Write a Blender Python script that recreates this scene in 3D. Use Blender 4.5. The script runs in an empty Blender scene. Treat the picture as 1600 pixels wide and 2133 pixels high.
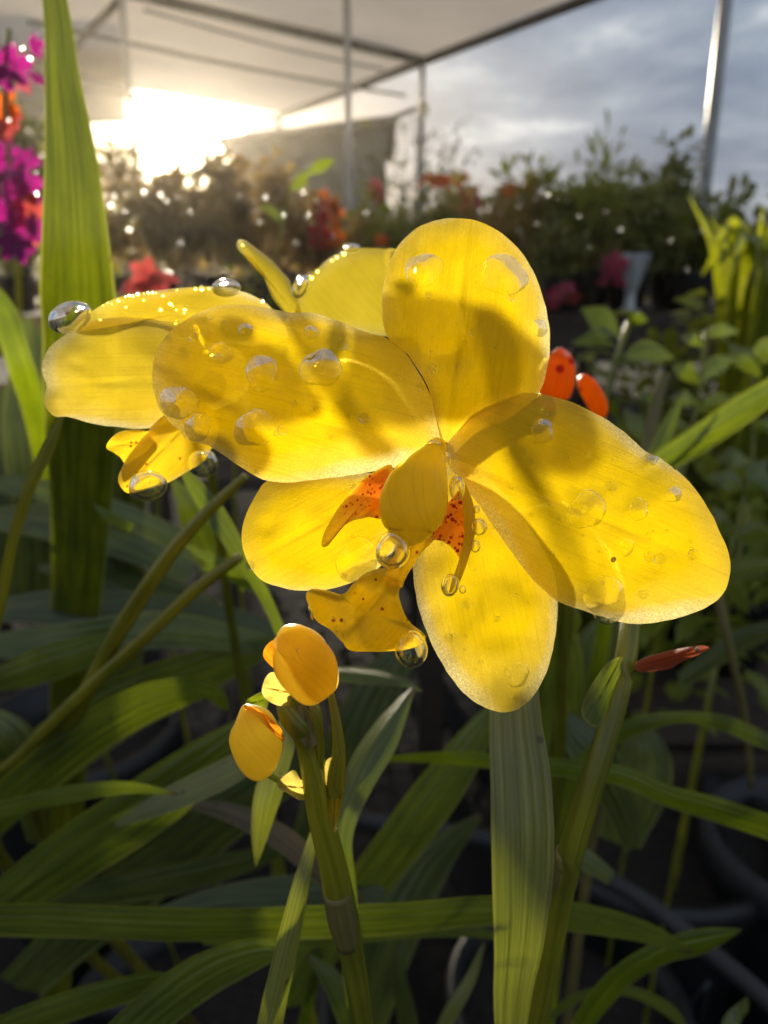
import bpy, math, random
import numpy as np
from mathutils import Vector, Matrix, noise as mnoise

R = math.radians
rnd = random.Random(7)
S = bpy.context.scene
COL = S.collection

# ------------------------------------------------------------------ camera
PITCH = R(17.0)
CAMP = Vector((0, 0, 0.8))
FPX = 1600.0                       # focal length in photograph pixels (1600 x 2133)
cam_d = bpy.data.cameras.new('camera')
cam = bpy.data.objects.new('camera', cam_d)
COL.objects.link(cam)
cam.location = CAMP
cam.rotation_euler = (R(90) - PITCH, 0, 0)
cam_d.sensor_fit = 'HORIZONTAL'
cam_d.sensor_width = 26.0
cam_d.lens = 26.0 * FPX / 1600.0
cam_d.clip_start = 0.005
cam_d.clip_end = 500
cam_d.dof.use_dof = True
cam_d.dof.focus_distance = 0.0715
cam_d.dof.aperture_fstop = cam_d.lens / 0.85
S.camera = cam
AX = Vector((1, 0, 0))
AY = Vector((0, math.sin(PITCH), math.cos(PITCH)))
AZ = Vector((0, math.cos(PITCH), -math.sin(PITCH)))      # view axis


def P(px, py, d):
    """photograph pixel + distance along the view axis -> place in the world"""
    return CAMP + AX * ((px - 800) / FPX * d) + AY * ((1066.5 - py) / FPX * d) + AZ * d


# ------------------------------------------------------------------ sky, sun, exposure
SUN_DIR = (P(395, 262, 1) - CAMP).normalized()
SUN_EL = math.asin(SUN_DIR.z)
SUN_AZ = math.atan2(SUN_DIR.x, SUN_DIR.y)
world = bpy.data.worlds.new('World')
S.world = world
world.use_nodes = True
wn, wl = world.node_tree.nodes, world.node_tree.links
wn.clear()


def N(nt, kind, **kw):
    n = nt.nodes.new(kind)
    for k, v in kw.items():
        if k.startswith('i_'):
            n.inputs[k[2:].replace('_', ' ')].default_value = v
        else:
            setattr(n, k, v)
    return n


def math_node(nt, op, a, b=None, c=None):
    n = nt.nodes.new('ShaderNodeMath')
    n.operation = op
    for i, v in enumerate((a, b, c)):
        if v is None:
            continue
        if isinstance(v, (int, float)):
            n.inputs[i].default_value = v
        else:
            nt.links.new(v, n.inputs[i])
    return n.outputs[0]


def ramp(nt, fac, stops):
    n = nt.nodes.new('ShaderNodeValToRGB')
    while len(n.color_ramp.elements) < len(stops):
        n.color_ramp.elements.new(0.5)
    for e, (p, c) in zip(n.color_ramp.elements, stops):
        e.position = p
        e.color = (*c, 1) if len(c) == 3 else c
    nt.links.new(fac, n.inputs[0])
    return n.outputs[0]


def mixc(nt, fac, a, b, mode='MIX'):
    n = nt.nodes.new('ShaderNodeMix')
    n.data_type = 'RGBA'
    n.blend_type = mode
    for sock, v in ((n.inputs['Factor'], fac), (n.inputs['A'], a), (n.inputs['B'], b)) if False else (
            (n.inputs[0], fac), (n.inputs[6], a), (n.inputs[7], b)):
        if isinstance(v, (int, float)):
            sock.default_value = v
        elif isinstance(v, tuple):
            sock.default_value = (*v, 1) if len(v) == 3 else v
        else:
            nt.links.new(v, sock)
    return n.outputs[2]


nt = world.node_tree
tc = N(nt, 'ShaderNodeTexCoord')
sky = N(nt, 'ShaderNodeTexSky', sky_type='NISHITA', sun_disc=False, sun_elevation=SUN_EL,
        sun_rotation=SUN_AZ, altitude=50, air_density=1.2, dust_density=2.5, ozone_density=1.5)
# cloud deck: noise on the plane of the clouds, seen in perspective
sep = N(nt, 'ShaderNodeSeparateXYZ')
wl.new(tc.outputs['Generated'], sep.inputs[0])
zc = math_node(nt, 'ADD', math_node(nt, 'MAXIMUM', sep.outputs[2], 0.0), 0.16)
cx = math_node(nt, 'DIVIDE', sep.outputs[0], zc)
cy = math_node(nt, 'DIVIDE', sep.outputs[1], zc)
comb = N(nt, 'ShaderNodeCombineXYZ')
wl.new(math_node(nt, 'MULTIPLY', cx, 0.8), comb.inputs[0])
wl.new(math_node(nt, 'MULTIPLY', cy, 1.0), comb.inputs[1])
n1 = N(nt, 'ShaderNodeTexNoise', i_Scale=1.9, i_Detail=8.0, i_Roughness=0.58, i_Distortion=0.35)
wl.new(comb.outputs[0], n1.inputs['Vector'])
n2 = N(nt, 'ShaderNodeTexNoise', i_Scale=0.55, i_Detail=3.0, i_Roughness=0.5)
wl.new(comb.outputs[0], n2.inputs['Vector'])
cl = math_node(nt, 'ADD', math_node(nt, 'MULTIPLY', n1.outputs[0], 0.62), math_node(nt, 'MULTIPLY', n2.outputs[0], 0.38))
cloud = ramp(nt, cl, [(0.37, (0.56, 0.80, 1.28)), (0.46, (0.88, 1.15, 1.66)), (0.54, (1.5, 1.8, 2.25)), (0.65, (4.2, 4.3, 4.4))])
skyc = mixc(nt, 0.95, sky.outputs[0], cloud)
# thin cloud in front of the sun scatters its light: bright aureole round the sun's direction
dotn = N(nt, 'ShaderNodeVectorMath', operation='DOT_PRODUCT')
wl.new(tc.outputs['Generated'], dotn.inputs[0])
dotn.inputs[1].default_value = SUN_DIR
ang = math_node(nt, 'ARCCOSINE', math_node(nt, 'MINIMUM', dotn.outputs[1], 1.0))
au = math_node(nt, 'ADD',
               math_node(nt, 'MULTIPLY', math_node(nt, 'EXPONENT', math_node(nt, 'MULTIPLY', ang, -38.0)), 280.0),
               math_node(nt, 'MULTIPLY', math_node(nt, 'EXPONENT', math_node(nt, 'MULTIPLY', ang, -9.0)), 4.5))
aur = mixc(nt, 1.0, (1.0, 0.80, 0.50), au, 'MULTIPLY')
tot = mixc(nt, 1.0, skyc, aur, 'ADD')
bg = N(nt, 'ShaderNodeBackground', i_Strength=0.10)
wl.new(tot, bg.inputs[0])
out = N(nt, 'ShaderNodeOutputWorld')
wl.new(bg.outputs[0], out.inputs[0])

sun_d = bpy.data.lights.new('sun', 'SUN')
sun_d.energy = 3.8
sun_d.angle = R(2.2)
sun_d.color = (1.0, 0.885, 0.68)
sun = bpy.data.objects.new('sun', sun_d)
COL.objects.link(sun)
sun.rotation_euler = SUN_DIR.to_track_quat('Z', 'Y').to_euler()
sun.location = (-3, 8, 4)

S.view_settings.view_transform = 'Standard'
S.view_settings.look = 'None'
S.view_settings.gamma = 1
S.view_settings.exposure = 1.1
S.view_settings.use_curve_mapping = False
S.render.engine = 'CYCLES'
S.cycles.use_denoising = True
S.cycles.max_bounces = 10
S.cycles.transmission_bounces = 8
S.cycles.transparent_max_bounces = 12
S.cycles.sample_clamp_indirect = 6
S.cycles.caustics_reflective = False
S.cycles.caustics_refractive = True


# ------------------------------------------------------------------ materials
def new_mat(name):
    m = bpy.data.materials.new(name)
    m.use_nodes = True
    m.node_tree.nodes.clear()
    return m, m.node_tree


def finish(nt, shader):
    o = nt.nodes.new('ShaderNodeOutputMaterial')
    nt.links.new(shader, o.inputs[0])


def mixs(nt, fac, a, b):
    n = nt.nodes.new('ShaderNodeMixShader')
    if isinstance(fac, (int, float)):
        n.inputs[0].default_value = fac
    else:
        nt.links.new(fac, n.inputs[0])
    nt.links.new(a, n.inputs[1])
    nt.links.new(b, n.inputs[2])
    return n.outputs[0]


def petal_mat(name, refl, trans, pale, spots=None, transl=0.62, rim=0.60, gloss=0.35, grain=1.0, see=0.0, along=None, veins=1.0):
    """thin living tissue: reflects, lets light through, waxy skin; the thin margin is painted paler, as if edge lit"""
    m, nt = new_mat(name)
    uv = N(nt, 'ShaderNodeUVMap', uv_map='rim')
    s = N(nt, 'ShaderNodeSeparateXYZ')
    nt.links.new(uv.outputs[0], s.inputs[0])
    uv2 = N(nt, 'ShaderNodeUVMap', uv_map='axis')
    tcn = N(nt, 'ShaderNodeTexCoord')
    big = N(nt, 'ShaderNodeTexNoise', i_Scale=190.0, i_Detail=3.0)
    nt.links.new(tcn.outputs['Object'], big.inputs['Vector'])
    fine = N(nt, 'ShaderNodeTexNoise', i_Scale=5200.0, i_Detail=2.0, i_Roughness=0.6)
    nt.links.new(tcn.outputs['Object'], fine.inputs['Vector'])
    mp = N(nt, 'ShaderNodeMapping')
    mp.inputs['Scale'].default_value = (3.2, 34.0, 1)
    nt.links.new(uv2.outputs[0], mp.inputs[0])
    vein = N(nt, 'ShaderNodeTexNoise', i_Scale=1.0, i_Detail=3.0, i_Distortion=1.2)
    nt.links.new(mp.outputs[0], vein.inputs['Vector'])
    patch = N(nt, 'ShaderNodeTexNoise', i_Scale=75.0, i_Detail=2.0)
    nt.links.new(tcn.outputs['Object'], patch.inputs['Vector'])
    rimv = math_node(nt, 'ADD', s.outputs[0], math_node(nt, 'MULTIPLY', math_node(nt, 'SUBTRACT', patch.outputs[0], 0.56), 0.9))
    rf = ramp(nt, rimv, [(rim, (0, 0, 0)), (0.86, (0.14, 0.14, 0.14)), (1.02, (1, 1, 1))])
    vv = ramp(nt, vein.outputs[0], [(0.34, (1 - .10 * veins, 1 - .12 * veins, 1 - .14 * veins)), (0.46, (1, 1, 1)), (0.65, (1.03, 1.03, 1.03))])
    bv = ramp(nt, big.outputs[0], [(0.3, (0.86, 0.84, 0.8)), (0.7, (1.06, 1.06, 1.06))])
    tcol = mixc(nt, rf, trans, pale)  # edge-lit gleam put into the rim colour
    tcol = mixc(nt, 1.0, mixc(nt, 1.0, tcol, vv, 'MULTIPLY'), bv, 'MULTIPLY')
    rcol = mixc(nt, rf, refl, pale)
    if along:                                 # colour that changes from base to tip, in fine streaks
        s2 = N(nt, 'ShaderNodeSeparateXYZ')
        nt.links.new(uv2.outputs[0], s2.inputs[0])
        al = math_node(nt, 'ADD', s2.outputs[0], math_node(nt, 'MULTIPLY', math_node(nt, 'SUBTRACT', vein.outputs[0], 0.5), 0.9))
        af = ramp(nt, al, [(along[0], (0, 0, 0)), (along[1], (1, 1, 1))])
        tcol = mixc(nt, af, tcol, along[2])
        rcol = mixc(nt, af, rcol, along[2])
    # sparkle of the margin's cells, painted as lighter and darker grains
    cell = ramp(nt, fine.outputs[0], [(0.36, (0.74, 0.73, 0.68)), (0.52, (1, 1, 1)), (0.66, (1.4, 1.38, 1.3))])
    cellf = math_node(nt, 'ADD', math_node(nt, 'MULTIPLY', rf, 0.75 * min(grain, 1.2)), 0.12 * grain)
    cellm = mixc(nt, cellf, (1.0, 1.0, 1.0), cell)
    tcol = mixc(nt, 1.0, tcol, cellm, 'MULTIPLY')
    # dark dirt specks, a few to a petal
    vo = N(nt, 'ShaderNodeTexVoronoi', i_Scale=330.0)
    nt.links.new(tcn.outputs['Object'], vo.inputs['Vector'])
    vsel = N(nt, 'ShaderNodeSeparateColor')
    nt.links.new(vo.outputs['Color'], vsel.inputs[0])
    sp = math_node(nt, 'MULTIPLY', math_node(nt, 'LESS_THAN', vo.outputs['Distance'], 0.10), math_node(nt, 'GREATER_THAN', vsel.outputs[0], 0.86))
    tcol = mixc(nt, sp, tcol, (0.10, 0.03, 0.005))
    rcol = mixc(nt, sp, rcol, (0.08, 0.03, 0.005))
    if spots:
        (sc, th, scol, dens) = spots
        mp3 = N(nt, 'ShaderNodeMapping')
        mp3.inputs['Scale'].default_value = (sc, sc * 0.55, sc)
        mp3.inputs['Rotation'].default_value = (0, 0.5, 0.5)
        nt.links.new(tcn.outputs['Object'], mp3.inputs[0])
        v3 = N(nt, 'ShaderNodeTexVoronoi', i_Scale=1.0, i_Randomness=0.9)
        nt.links.new(mp3.outputs[0], v3.inputs['Vector'])
        n3 = N(nt, 'ShaderNodeTexNoise', i_Scale=sc * 0.25)
        nt.links.new(tcn.outputs['Object'], n3.inputs['Vector'])
        dsel = ramp(nt, n3.outputs[0], [(dens - 0.06, (1, 1, 1)), (dens + 0.06, (0, 0, 0))])
        k = math_node(nt, 'MULTIPLY', math_node(nt, 'LESS_THAN', v3.outputs['Distance'], th), dsel)
        tcol = mixc(nt, k, tcol, scol)
        rcol = mixc(nt, k, rcol, scol)
    bump = N(nt, 'ShaderNodeBump', i_Strength=0.55 * grain, i_Distance=0.00006)
    hgt = math_node(nt, 'ADD', math_node(nt, 'MULTIPLY', fine.outputs[0], 1.0), math_node(nt, 'MULTIPLY', vein.outputs[0], 0.7))
    nt.links.new(hgt, bump.inputs['Height'])
    df = N(nt, 'ShaderNodeBsdfDiffuse')
    nt.links.new(rcol, df.inputs[0]); nt.links.new(bump.outputs[0], df.inputs['Normal'])
    tr = N(nt, 'ShaderNodeBsdfTranslucent')
    nt.links.new(tcol, tr.inputs[0]); nt.links.new(bump.outputs[0], tr.inputs['Normal'])
    gl = N(nt, 'ShaderNodeBsdfGlossy', i_Roughness=gloss)
    gl.inputs[0].default_value = (1, 1, 1, 1)
    nt.links.new(bump.outputs[0], gl.inputs['Normal'])
    fr = N(nt, 'ShaderNodeFresnel')
    geo = N(nt, 'ShaderNodeNewGeometry')
    # same index seen from either face of the sheet
    nt.links.new(math_node(nt, 'SUBTRACT', 1.16, math_node(nt, 'MULTIPLY', geo.outputs['Backfacing'], 1.16 - 1 / 1.16)), fr.inputs['IOR'])
    body = mixs(nt, transl, df.outputs[0], tr.outputs[0])
    if see:                                   # thin tissue: some light goes straight through, tinted
        tp = N(nt, 'ShaderNodeBsdfTransparent')
        tp.inputs[0].default_value = (1.0, 0.84, 0.10, 1)
        body = mixs(nt, see, body, tp.outputs[0])
    finish(nt, mixs(nt, fr.outputs[0], body, gl.outputs[0]))
    return m


def leaf_mat(name, col, trans, transl=0.4, rough=0.29, stripes=9.0, tips=True):
    m, nt = new_mat(name)
    uv = N(nt, 'ShaderNodeUVMap', uv_map='axis')
    mp = N(nt, 'ShaderNodeMapping')
    mp.inputs['Scale'].default_value = (1.2, stripes, 1)
    nt.links.new(uv.outputs[0], mp.inputs[0])
    st = N(nt, 'ShaderNodeTexNoise', i_Scale=1.0, i_Detail=4.0, i_Roughness=0.65)
    nt.links.new(mp.outputs[0], st.inputs['Vector'])
    tcn = N(nt, 'ShaderNodeTexCoord')
    bl = N(nt, 'ShaderNodeTexNoise', i_Scale=60.0, i_Detail=4.0)
    nt.links.new(tcn.outputs['Object'], bl.inputs['Vector'])
    k = ramp(nt, st.outputs[0], [(0.34, (0.5, 0.54, 0.5)), (0.5, (0.95, 0.95, 0.95)), (0.66, (1.4, 1.35, 1.25))])
    b = ramp(nt, bl.outputs[0], [(0.3, (0.75, 0.78, 0.8)), (0.7, (1.2, 1.15, 1.05))])
    kb = mixc(nt, 1.0, k, b, 'MULTIPLY')
    c = mixc(nt, 1.0, col, kb, 'MULTIPLY')
    t = mixc(nt, 1.0, trans, kb, 'MULTIPLY')
    if tips:                                  # pale margin, scorched tip, brown flecks
        uvr = N(nt, 'ShaderNodeUVMap', uv_map='rim')
        sr = N(nt, 'ShaderNodeSeparateXYZ')
        nt.links.new(uvr.outputs[0], sr.inputs[0])
        mg = ramp(nt, sr.outputs[0], [(0.90, (0, 0, 0)), (0.985, (0.55, 0.55, 0.55))])
        c = mixc(nt, mg, c, (0.30, 0.30, 0.10)); t = mixc(nt, mg, t, (0.6, 0.6, 0.08))
        tipv = math_node(nt, 'ADD', sr.outputs[1], math_node(nt, 'MULTIPLY', math_node(nt, 'SUBTRACT', bl.outputs[0], 0.5), 0.16))
        tf = ramp(nt, tipv, [(0.0, (1, 1, 1)), (0.035, (0, 0, 0))])
        c = mixc(nt, tf, c, (0.16, 0.10, 0.05)); t = mixc(nt, tf, t, (0.2, 0.11, 0.04))
        vf = N(nt, 'ShaderNodeTexVoronoi', i_Scale=260.0)
        nt.links.new(tcn.outputs['Object'], vf.inputs['Vector'])
        vs = N(nt, 'ShaderNodeSeparateColor')
        nt.links.new(vf.outputs['Color'], vs.inputs[0])
        fk = math_node(nt, 'MULTIPLY', math_node(nt, 'LESS_THAN', vf.outputs['Distance'], 0.13), math_node(nt, 'GREATER_THAN', vs.outputs[0], 0.80))
        c = mixc(nt, math_node(nt, 'MULTIPLY', fk, .7), c, (0.10, 0.06, 0.03)); t = mixc(nt, math_node(nt, 'MULTIPLY', fk, .7), t, (0.14, 0.08, 0.02))
    bump = N(nt, 'ShaderNodeBump', i_Strength=0.5, i_Distance=0.0004)
    nt.links.new(st.outputs[0], bump.inputs['Height'])
    pr = N(nt, 'ShaderNodeBsdfPrincipled', i_Roughness=rough)
    pr.inputs['Specular IOR Level'].default_value = 0.85
    nt.links.new(c, pr.inputs['Base Color']); nt.links.new(bump.outputs[0], pr.inputs['Normal'])
    tr = N(nt, 'ShaderNodeBsdfTranslucent')
    nt.links.new(t, tr.inputs[0]); nt.links.new(bump.outputs[0], tr.inputs['Normal'])
    finish(nt, mixs(nt, transl, pr.outputs[0], tr.outputs[0]))
    return m


def plain_mat(name, col, rough=0.6, metallic=0.0, var=0.25, scale=30.0, transl=0.0, bumpd=0.0):
    m, nt = new_mat(name)
    tcn = N(nt, 'ShaderNodeTexCoord')
    nz = N(nt, 'ShaderNodeTexNoise', i_Scale=scale, i_Detail=6.0, i_Roughness=0.6)
    nt.links.new(tcn.outputs['Object'], nz.inputs['Vector'])
    k = ramp(nt, nz.outputs[0], [(0.3, (1 - var,) * 3), (0.7, (1 + var,) * 3)])
    c = mixc(nt, 1.0, col, k, 'MULTIPLY')
    pr = N(nt, 'ShaderNodeBsdfPrincipled', i_Roughness=rough, i_Metallic=metallic)
    nt.links.new(c, pr.inputs['Base Color'])
    if bumpd:
        bump = N(nt, 'ShaderNodeBump', i_Strength=0.7, i_Distance=bumpd)
        nt.links.new(nz.outputs[0], bump.inputs['Height'])
        nt.links.new(bump.outputs[0], pr.inputs['Normal'])
    sh = pr.outputs[0]
    if transl:
        tr = N(nt, 'ShaderNodeBsdfTranslucent')
        nt.links.new(c, tr.inputs[0])
        sh = mixs(nt, transl, sh, tr.outputs[0])
    finish(nt, sh)
    return m


def water_mat(name, clear=0.0):
    m, nt = new_mat(name)
    g = N(nt, 'ShaderNodeBsdfGlass', i_IOR=1.333, i_Roughness=0.0)
    sh = g.outputs[0]
    if clear:
        t = N(nt, 'ShaderNodeBsdfTransparent')
        sh = mixs(nt, clear, sh, t.outputs[0])
    finish(nt, sh)
    return m


def dew_mat():
    m, nt = new_mat('dew')
    g = N(nt, 'ShaderNodeBsdfGlossy', i_Roughness=0.25)
    # droplets
    t = N(nt, 'ShaderNodeBsdfRefraction', i_IOR=1.33, i_Roughness=0.7)
    f = N(nt, 'ShaderNodeFresnel', i_IOR=1.33)
    finish(nt, mixs(nt, f.outputs[0], t.outputs[0], g.outputs[0]))
    return m


M = {}
M['petal'] = petal_mat('yellow_petal', (0.96, 0.605, 0.004), (1.0, 0.71, 0.005), (0.98, 0.84, 0.36), grain=1.4, see=.17)
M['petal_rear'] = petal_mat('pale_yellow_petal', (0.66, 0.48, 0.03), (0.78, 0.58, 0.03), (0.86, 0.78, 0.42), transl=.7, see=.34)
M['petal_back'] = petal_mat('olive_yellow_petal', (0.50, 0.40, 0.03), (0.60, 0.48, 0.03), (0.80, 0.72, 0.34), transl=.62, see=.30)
M['lip'] = petal_mat('lip', (0.94, 0.55, 0.012), (1.0, 0.70, 0.02), (0.98, 0.76, 0.12), spots=(1000.0, 0.16, (0.40, 0.06, 0.005), 0.50), rim=0.9, transl=.72, see=.12)
M['column'] = petal_mat('column', (0.92, 0.63, 0.02), (1.0, 0.84, 0.12), (0.9, 0.70, 0.1), rim=0.95, transl=0.75, gloss=0.28, grain=0.4)
M['lobe'] = petal_mat('orange_lobe', (0.70, 0.17, 0.008), (0.90, 0.22, 0.008), (0.95, 0.6, 0.03), rim=0.62, transl=0.55, along=(0.15, 0.8, (0.95, 0.62, 0.02)), spots=(2200.0, 0.30, (0.42, 0.04, 0.004), 0.47))
M['lobe_spot'] = petal_mat('speckled_lobe', (0.75, 0.25, 0.03), (0.9, 0.30, 0.04), (0.85, 0.42, 0.03), spots=(2300.0, 0.42, (0.33, 0.02, 0.004), 0.62), rim=0.85, transl=0.5)
M['bud'] = petal_mat('bud', (0.88, 0.58, 0.04), (1.0, 0.80, 0.16), (0.95, 0.76, 0.25), rim=0.8, transl=0.8, grain=0.4, veins=.35)
M['bud_tip'] = petal_mat('bud_orange', (0.85, 0.33, 0.015), (0.95, 0.38, 0.01), (0.9, 0.5, 0.06), rim=0.8, transl=0.8, grain=0.4)
M['red_bract'] = petal_mat('red_bract', (0.36, 0.07, 0.03), (0.6, 0.13, 0.05), (0.8, 0.42, 0.32), rim=0.75, transl=0.4)
M['orange_bud'] = petal_mat('orange_flower_bud', (0.85, 0.18, 0.006), (1.0, 0.36, 0.005), (0.95, 0.32, 0.01), rim=0.8, transl=0.85, spots=(420.0, 0.34, (0.45, 0.03, 0.004), 0.5))
M['magenta'] = petal_mat('magenta_petal', (0.26, 0.012, 0.15), (0.46, 0.015, 0.27), (0.5, 0.06, 0.32), transl=0.6)
M['coral'] = petal_mat('coral_petal', (0.45, 0.06, 0.06), (0.6, 0.09, 0.08), (0.8, 0.2, 0.2), transl=0.6)
M['orange'] = petal_mat('orange_petal', (0.75, 0.14, 0.01), (0.9, 0.2, 0.01), (0.9, 0.25, 0.02), transl=0.6)
M['pink'] = petal_mat('pink_petal', (0.6, 0.08, 0.16), (0.8, 0.14, 0.22), (0.8, 0.3, 0.35), transl=0.6)
M['leaf'] = leaf_mat('leaf_green', (0.160, 0.200, 0.050), (0.28, 0.37, 0.010), stripes=14.0)
M['leaf_pale'] = leaf_mat('leaf_olive', (0.27, 0.275, 0.105), (0.40, 0.46, 0.02), transl=0.38, stripes=16.0)
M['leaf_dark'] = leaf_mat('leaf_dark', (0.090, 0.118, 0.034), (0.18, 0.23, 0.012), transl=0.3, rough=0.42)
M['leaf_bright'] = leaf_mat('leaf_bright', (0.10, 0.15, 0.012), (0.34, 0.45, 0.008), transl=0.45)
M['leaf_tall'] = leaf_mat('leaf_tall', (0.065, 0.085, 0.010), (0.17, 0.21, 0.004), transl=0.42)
M['leaf_dead'] = leaf_mat('leaf_dry', (0.20, 0.15, 0.09), (0.3, 0.2, 0.08), transl=0.3, rough=0.6)
M['stem'] = leaf_mat('stem_green', (0.27, 0.275, 0.03), (0.55, 0.55, 0.03), transl=0.35, stripes=5.0, tips=False)
M['stem_yellow'] = leaf_mat('stem_yellow', (0.30, 0.28, 0.02), (0.5, 0.45, 0.02), transl=0.25, tips=False)
M['stem_brown'] = leaf_mat('stem_brown', (0.22, 0.175, 0.04), (0.25, 0.18, 0.03), transl=0.1, rough=0.6, tips=False)
M['water'] = water_mat('water', 0.25)
M['water_film'] = water_mat('water_bead', 0.55)
M['water_small'] = water_mat('water_small', 0.6)
M['dew'] = dew_mat()
M['black_pot'] = plain_mat('black_pot', (0.010, 0.011, 0.011), 0.45, var=0.3, scale=60)
M['pot_rim'] = plain_mat('pot_rim', (0.012, 0.012, 0.012), 0.5, var=0.3, scale=80)
M['pot_rim_worn'] = plain_mat('pot_rim_worn', (0.027, 0.026, 0.025), 0.7, var=0.35, scale=80)
M['pot_mark'] = plain_mat('pot_mark', (0.028, 0.033, 0.03), 0.4, var=0.2, scale=80)
M['white_pot'] = plain_mat('white_pot', (0.62, 0.62, 0.60), 0.45, var=0.15, scale=30, transl=0.2)
M['soil'] = plain_mat('soil', (0.020, 0.015, 0.011), 0.9, var=0.6, scale=120, bumpd=0.01)
M['ground'] = plain_mat('ground', (0.011, 0.009, 0.008), 0.95, var=0.5, scale=14, bumpd=0.02)
M['steel'] = plain_mat('steel', (0.42, 0.41, 0.39), 0.38, metallic=0.85, var=0.2, scale=8)
M['pipe'] = plain_mat('pipe', (0.14, 0.13, 0.12), 0.5, metallic=0.3, var=0.2, scale=8)
M['sheet'] = plain_mat('sheet', (0.72, 0.61, 0.49), 0.8, var=0.07, scale=1.3, transl=0.7)
M['sheet_grey'] = plain_mat('sheet_grey', (0.15, 0.14, 0.125), 0.8, var=0.10, scale=1.5, transl=0.35)
M['plastic'] = plain_mat('plastic', (0.55, 0.56, 0.56), 0.25, var=0.1, scale=3, transl=0.6)
M['shed_wall'] = plain_mat('shed_wall', (0.40, 0.40, 0.34), 0.8, var=0.12, scale=2.5)
M['shed_roof'] = plain_mat('shed_roof', (0.10, 0.085, 0.085), 0.7, var=0.2, scale=3)
M['shed_dark'] = plain_mat('shed_dark', (0.03, 0.03, 0.035), 0.3, var=0.2, scale=3)
M['wood'] = plain_mat('bench_wood', (0.07, 0.05, 0.035), 0.8, var=0.35, scale=12)
M['hose'] = plain_mat('hose', (0.026, 0.025, 0.025), 0.6, var=0.25, scale=40)
M['twig'] = plain_mat('twig', (0.10, 0.075, 0.055), 0.85, var=0.3, scale=50)
M['frond'] = leaf_mat('frond_yellow', (0.20, 0.24, 0.015), (0.55, 0.60, 0.01), transl=0.55)
M['fol_a'] = plain_mat('foliage_green', (0.25, 0.28, 0.028), 0.45, var=0.5, scale=9, transl=0.5)
M['fol_b'] = plain_mat('foliage_yellow', (0.36, 0.36, 0.02), 0.45, var=0.4, scale=9, transl=0.55)
M['fol_c'] = plain_mat('foliage_brown', (0.42, 0.29, 0.08), 0.5, var=0.5, scale=9, transl=0.45)
M['fol_d'] = plain_mat('foliage_dark', (0.19, 0.2, 0.036), 0.5, var=0.5, scale=9, transl=0.35)
M['fol_g'] = plain_mat('foliage_grey', (0.29, 0.3, 0.09), 0.5, var=0.4, scale=9, transl=0.45)


# ------------------------------------------------------------------ mesh helpers
def mesh(name, verts, faces, mat, parent=None, uvs=None, smooth=True):
    me = bpy.data.meshes.new(name)
    me.from_pydata([tuple(v) for v in verts], [], faces)
    if uvs:
        li = np.empty(len(me.loops), dtype=np.int32)
        me.loops.foreach_get('vertex_index', li)
        for nm, arr in uvs.items():
            lay = me.uv_layers.new(name=nm)
            lay.data.foreach_set('uv', np.asarray(arr, dtype=np.float32)[li].ravel())
    if smooth:
        me.polygons.foreach_set('use_smooth', [True] * len(me.polygons))
    me.materials.append(M[mat] if isinstance(mat, str) else mat)
    me.update()
    o = bpy.data.objects.new(name, me)
    COL.objects.link(o)
    if parent is not None:
        o.parent = parent
        o.matrix_parent_inverse = Matrix.Translation(parent.matrix_world.translation).inverted() if parent.type == 'EMPTY' else Matrix()
    return o


def empty(name, loc, label, cat, group=None):
    o = bpy.data.objects.new(name, None)
    o.empty_display_size = 0.02
    COL.objects.link(o)
    o.location = loc
    o.matrix_world = Matrix.Translation(loc)
    tag(o, label, cat, group)
    return o


def tag(o, label=None, cat=None, group=None, kind=None):
    if label: o['label'] = label
    if cat: o['category'] = cat
    if group: o['group'] = group
    if kind: o['kind'] = kind
    return o


def catmull(pts, n, closed=False):
    pts = [np.array(p, dtype=float) for p in pts]
    L = len(pts)
    out_ = []
    segs = L if closed else L - 1
    for k in range(n if closed else n + 1):
        t = k / n * segs
        i = min(int(t), segs - 1)
        f = t - i
        if closed:
            a, b, c, d = pts[(i - 1) % L], pts[i % L], pts[(i + 1) % L], pts[(i + 2) % L]
        else:
            b, c = pts[i], pts[i + 1]
            a = pts[i - 1] if i > 0 else 2 * b - c
            d = pts[i + 2] if i + 2 < L else 2 * c - b
        if not closed and len(b) > 1:                      # centripetal: no overshoot at uneven spacing
            t1 = max(np.linalg.norm(b - a), 1e-9) ** .5
            t2 = t1 + max(np.linalg.norm(c - b), 1e-9) ** .5
            t3 = t2 + max(np.linalg.norm(d - c), 1e-9) ** .5
            x = t1 + (t2 - t1) * f
            A1 = a * ((t1 - x) / t1) + b * (x / t1)
            A2 = b * ((t2 - x) / (t2 - t1)) + c * ((x - t1) / (t2 - t1))
            A3 = c * ((t3 - x) / (t3 - t2)) + d * ((x - t2) / (t3 - t2))
            B1 = A1 * ((t2 - x) / t2) + A2 * (x / t2)
            B2 = A2 * ((t3 - x) / (t3 - t1)) + A3 * ((x - t1) / (t3 - t1))
            out_.append(B1 * ((t2 - x) / (t2 - t1)) + B2 * ((x - t1) / (t2 - t1)))
            continue
        out_.append(0.5 * ((2 * b) + (c - a) * f + (2 * a - 5 * b + 4 * c - d) * f * f + (3 * b - a - 3 * c + d) * f ** 3))
    return out_


def nz(x, y, z=0.0):
    return mnoise.noise(Vector((x, y, z)))


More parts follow.
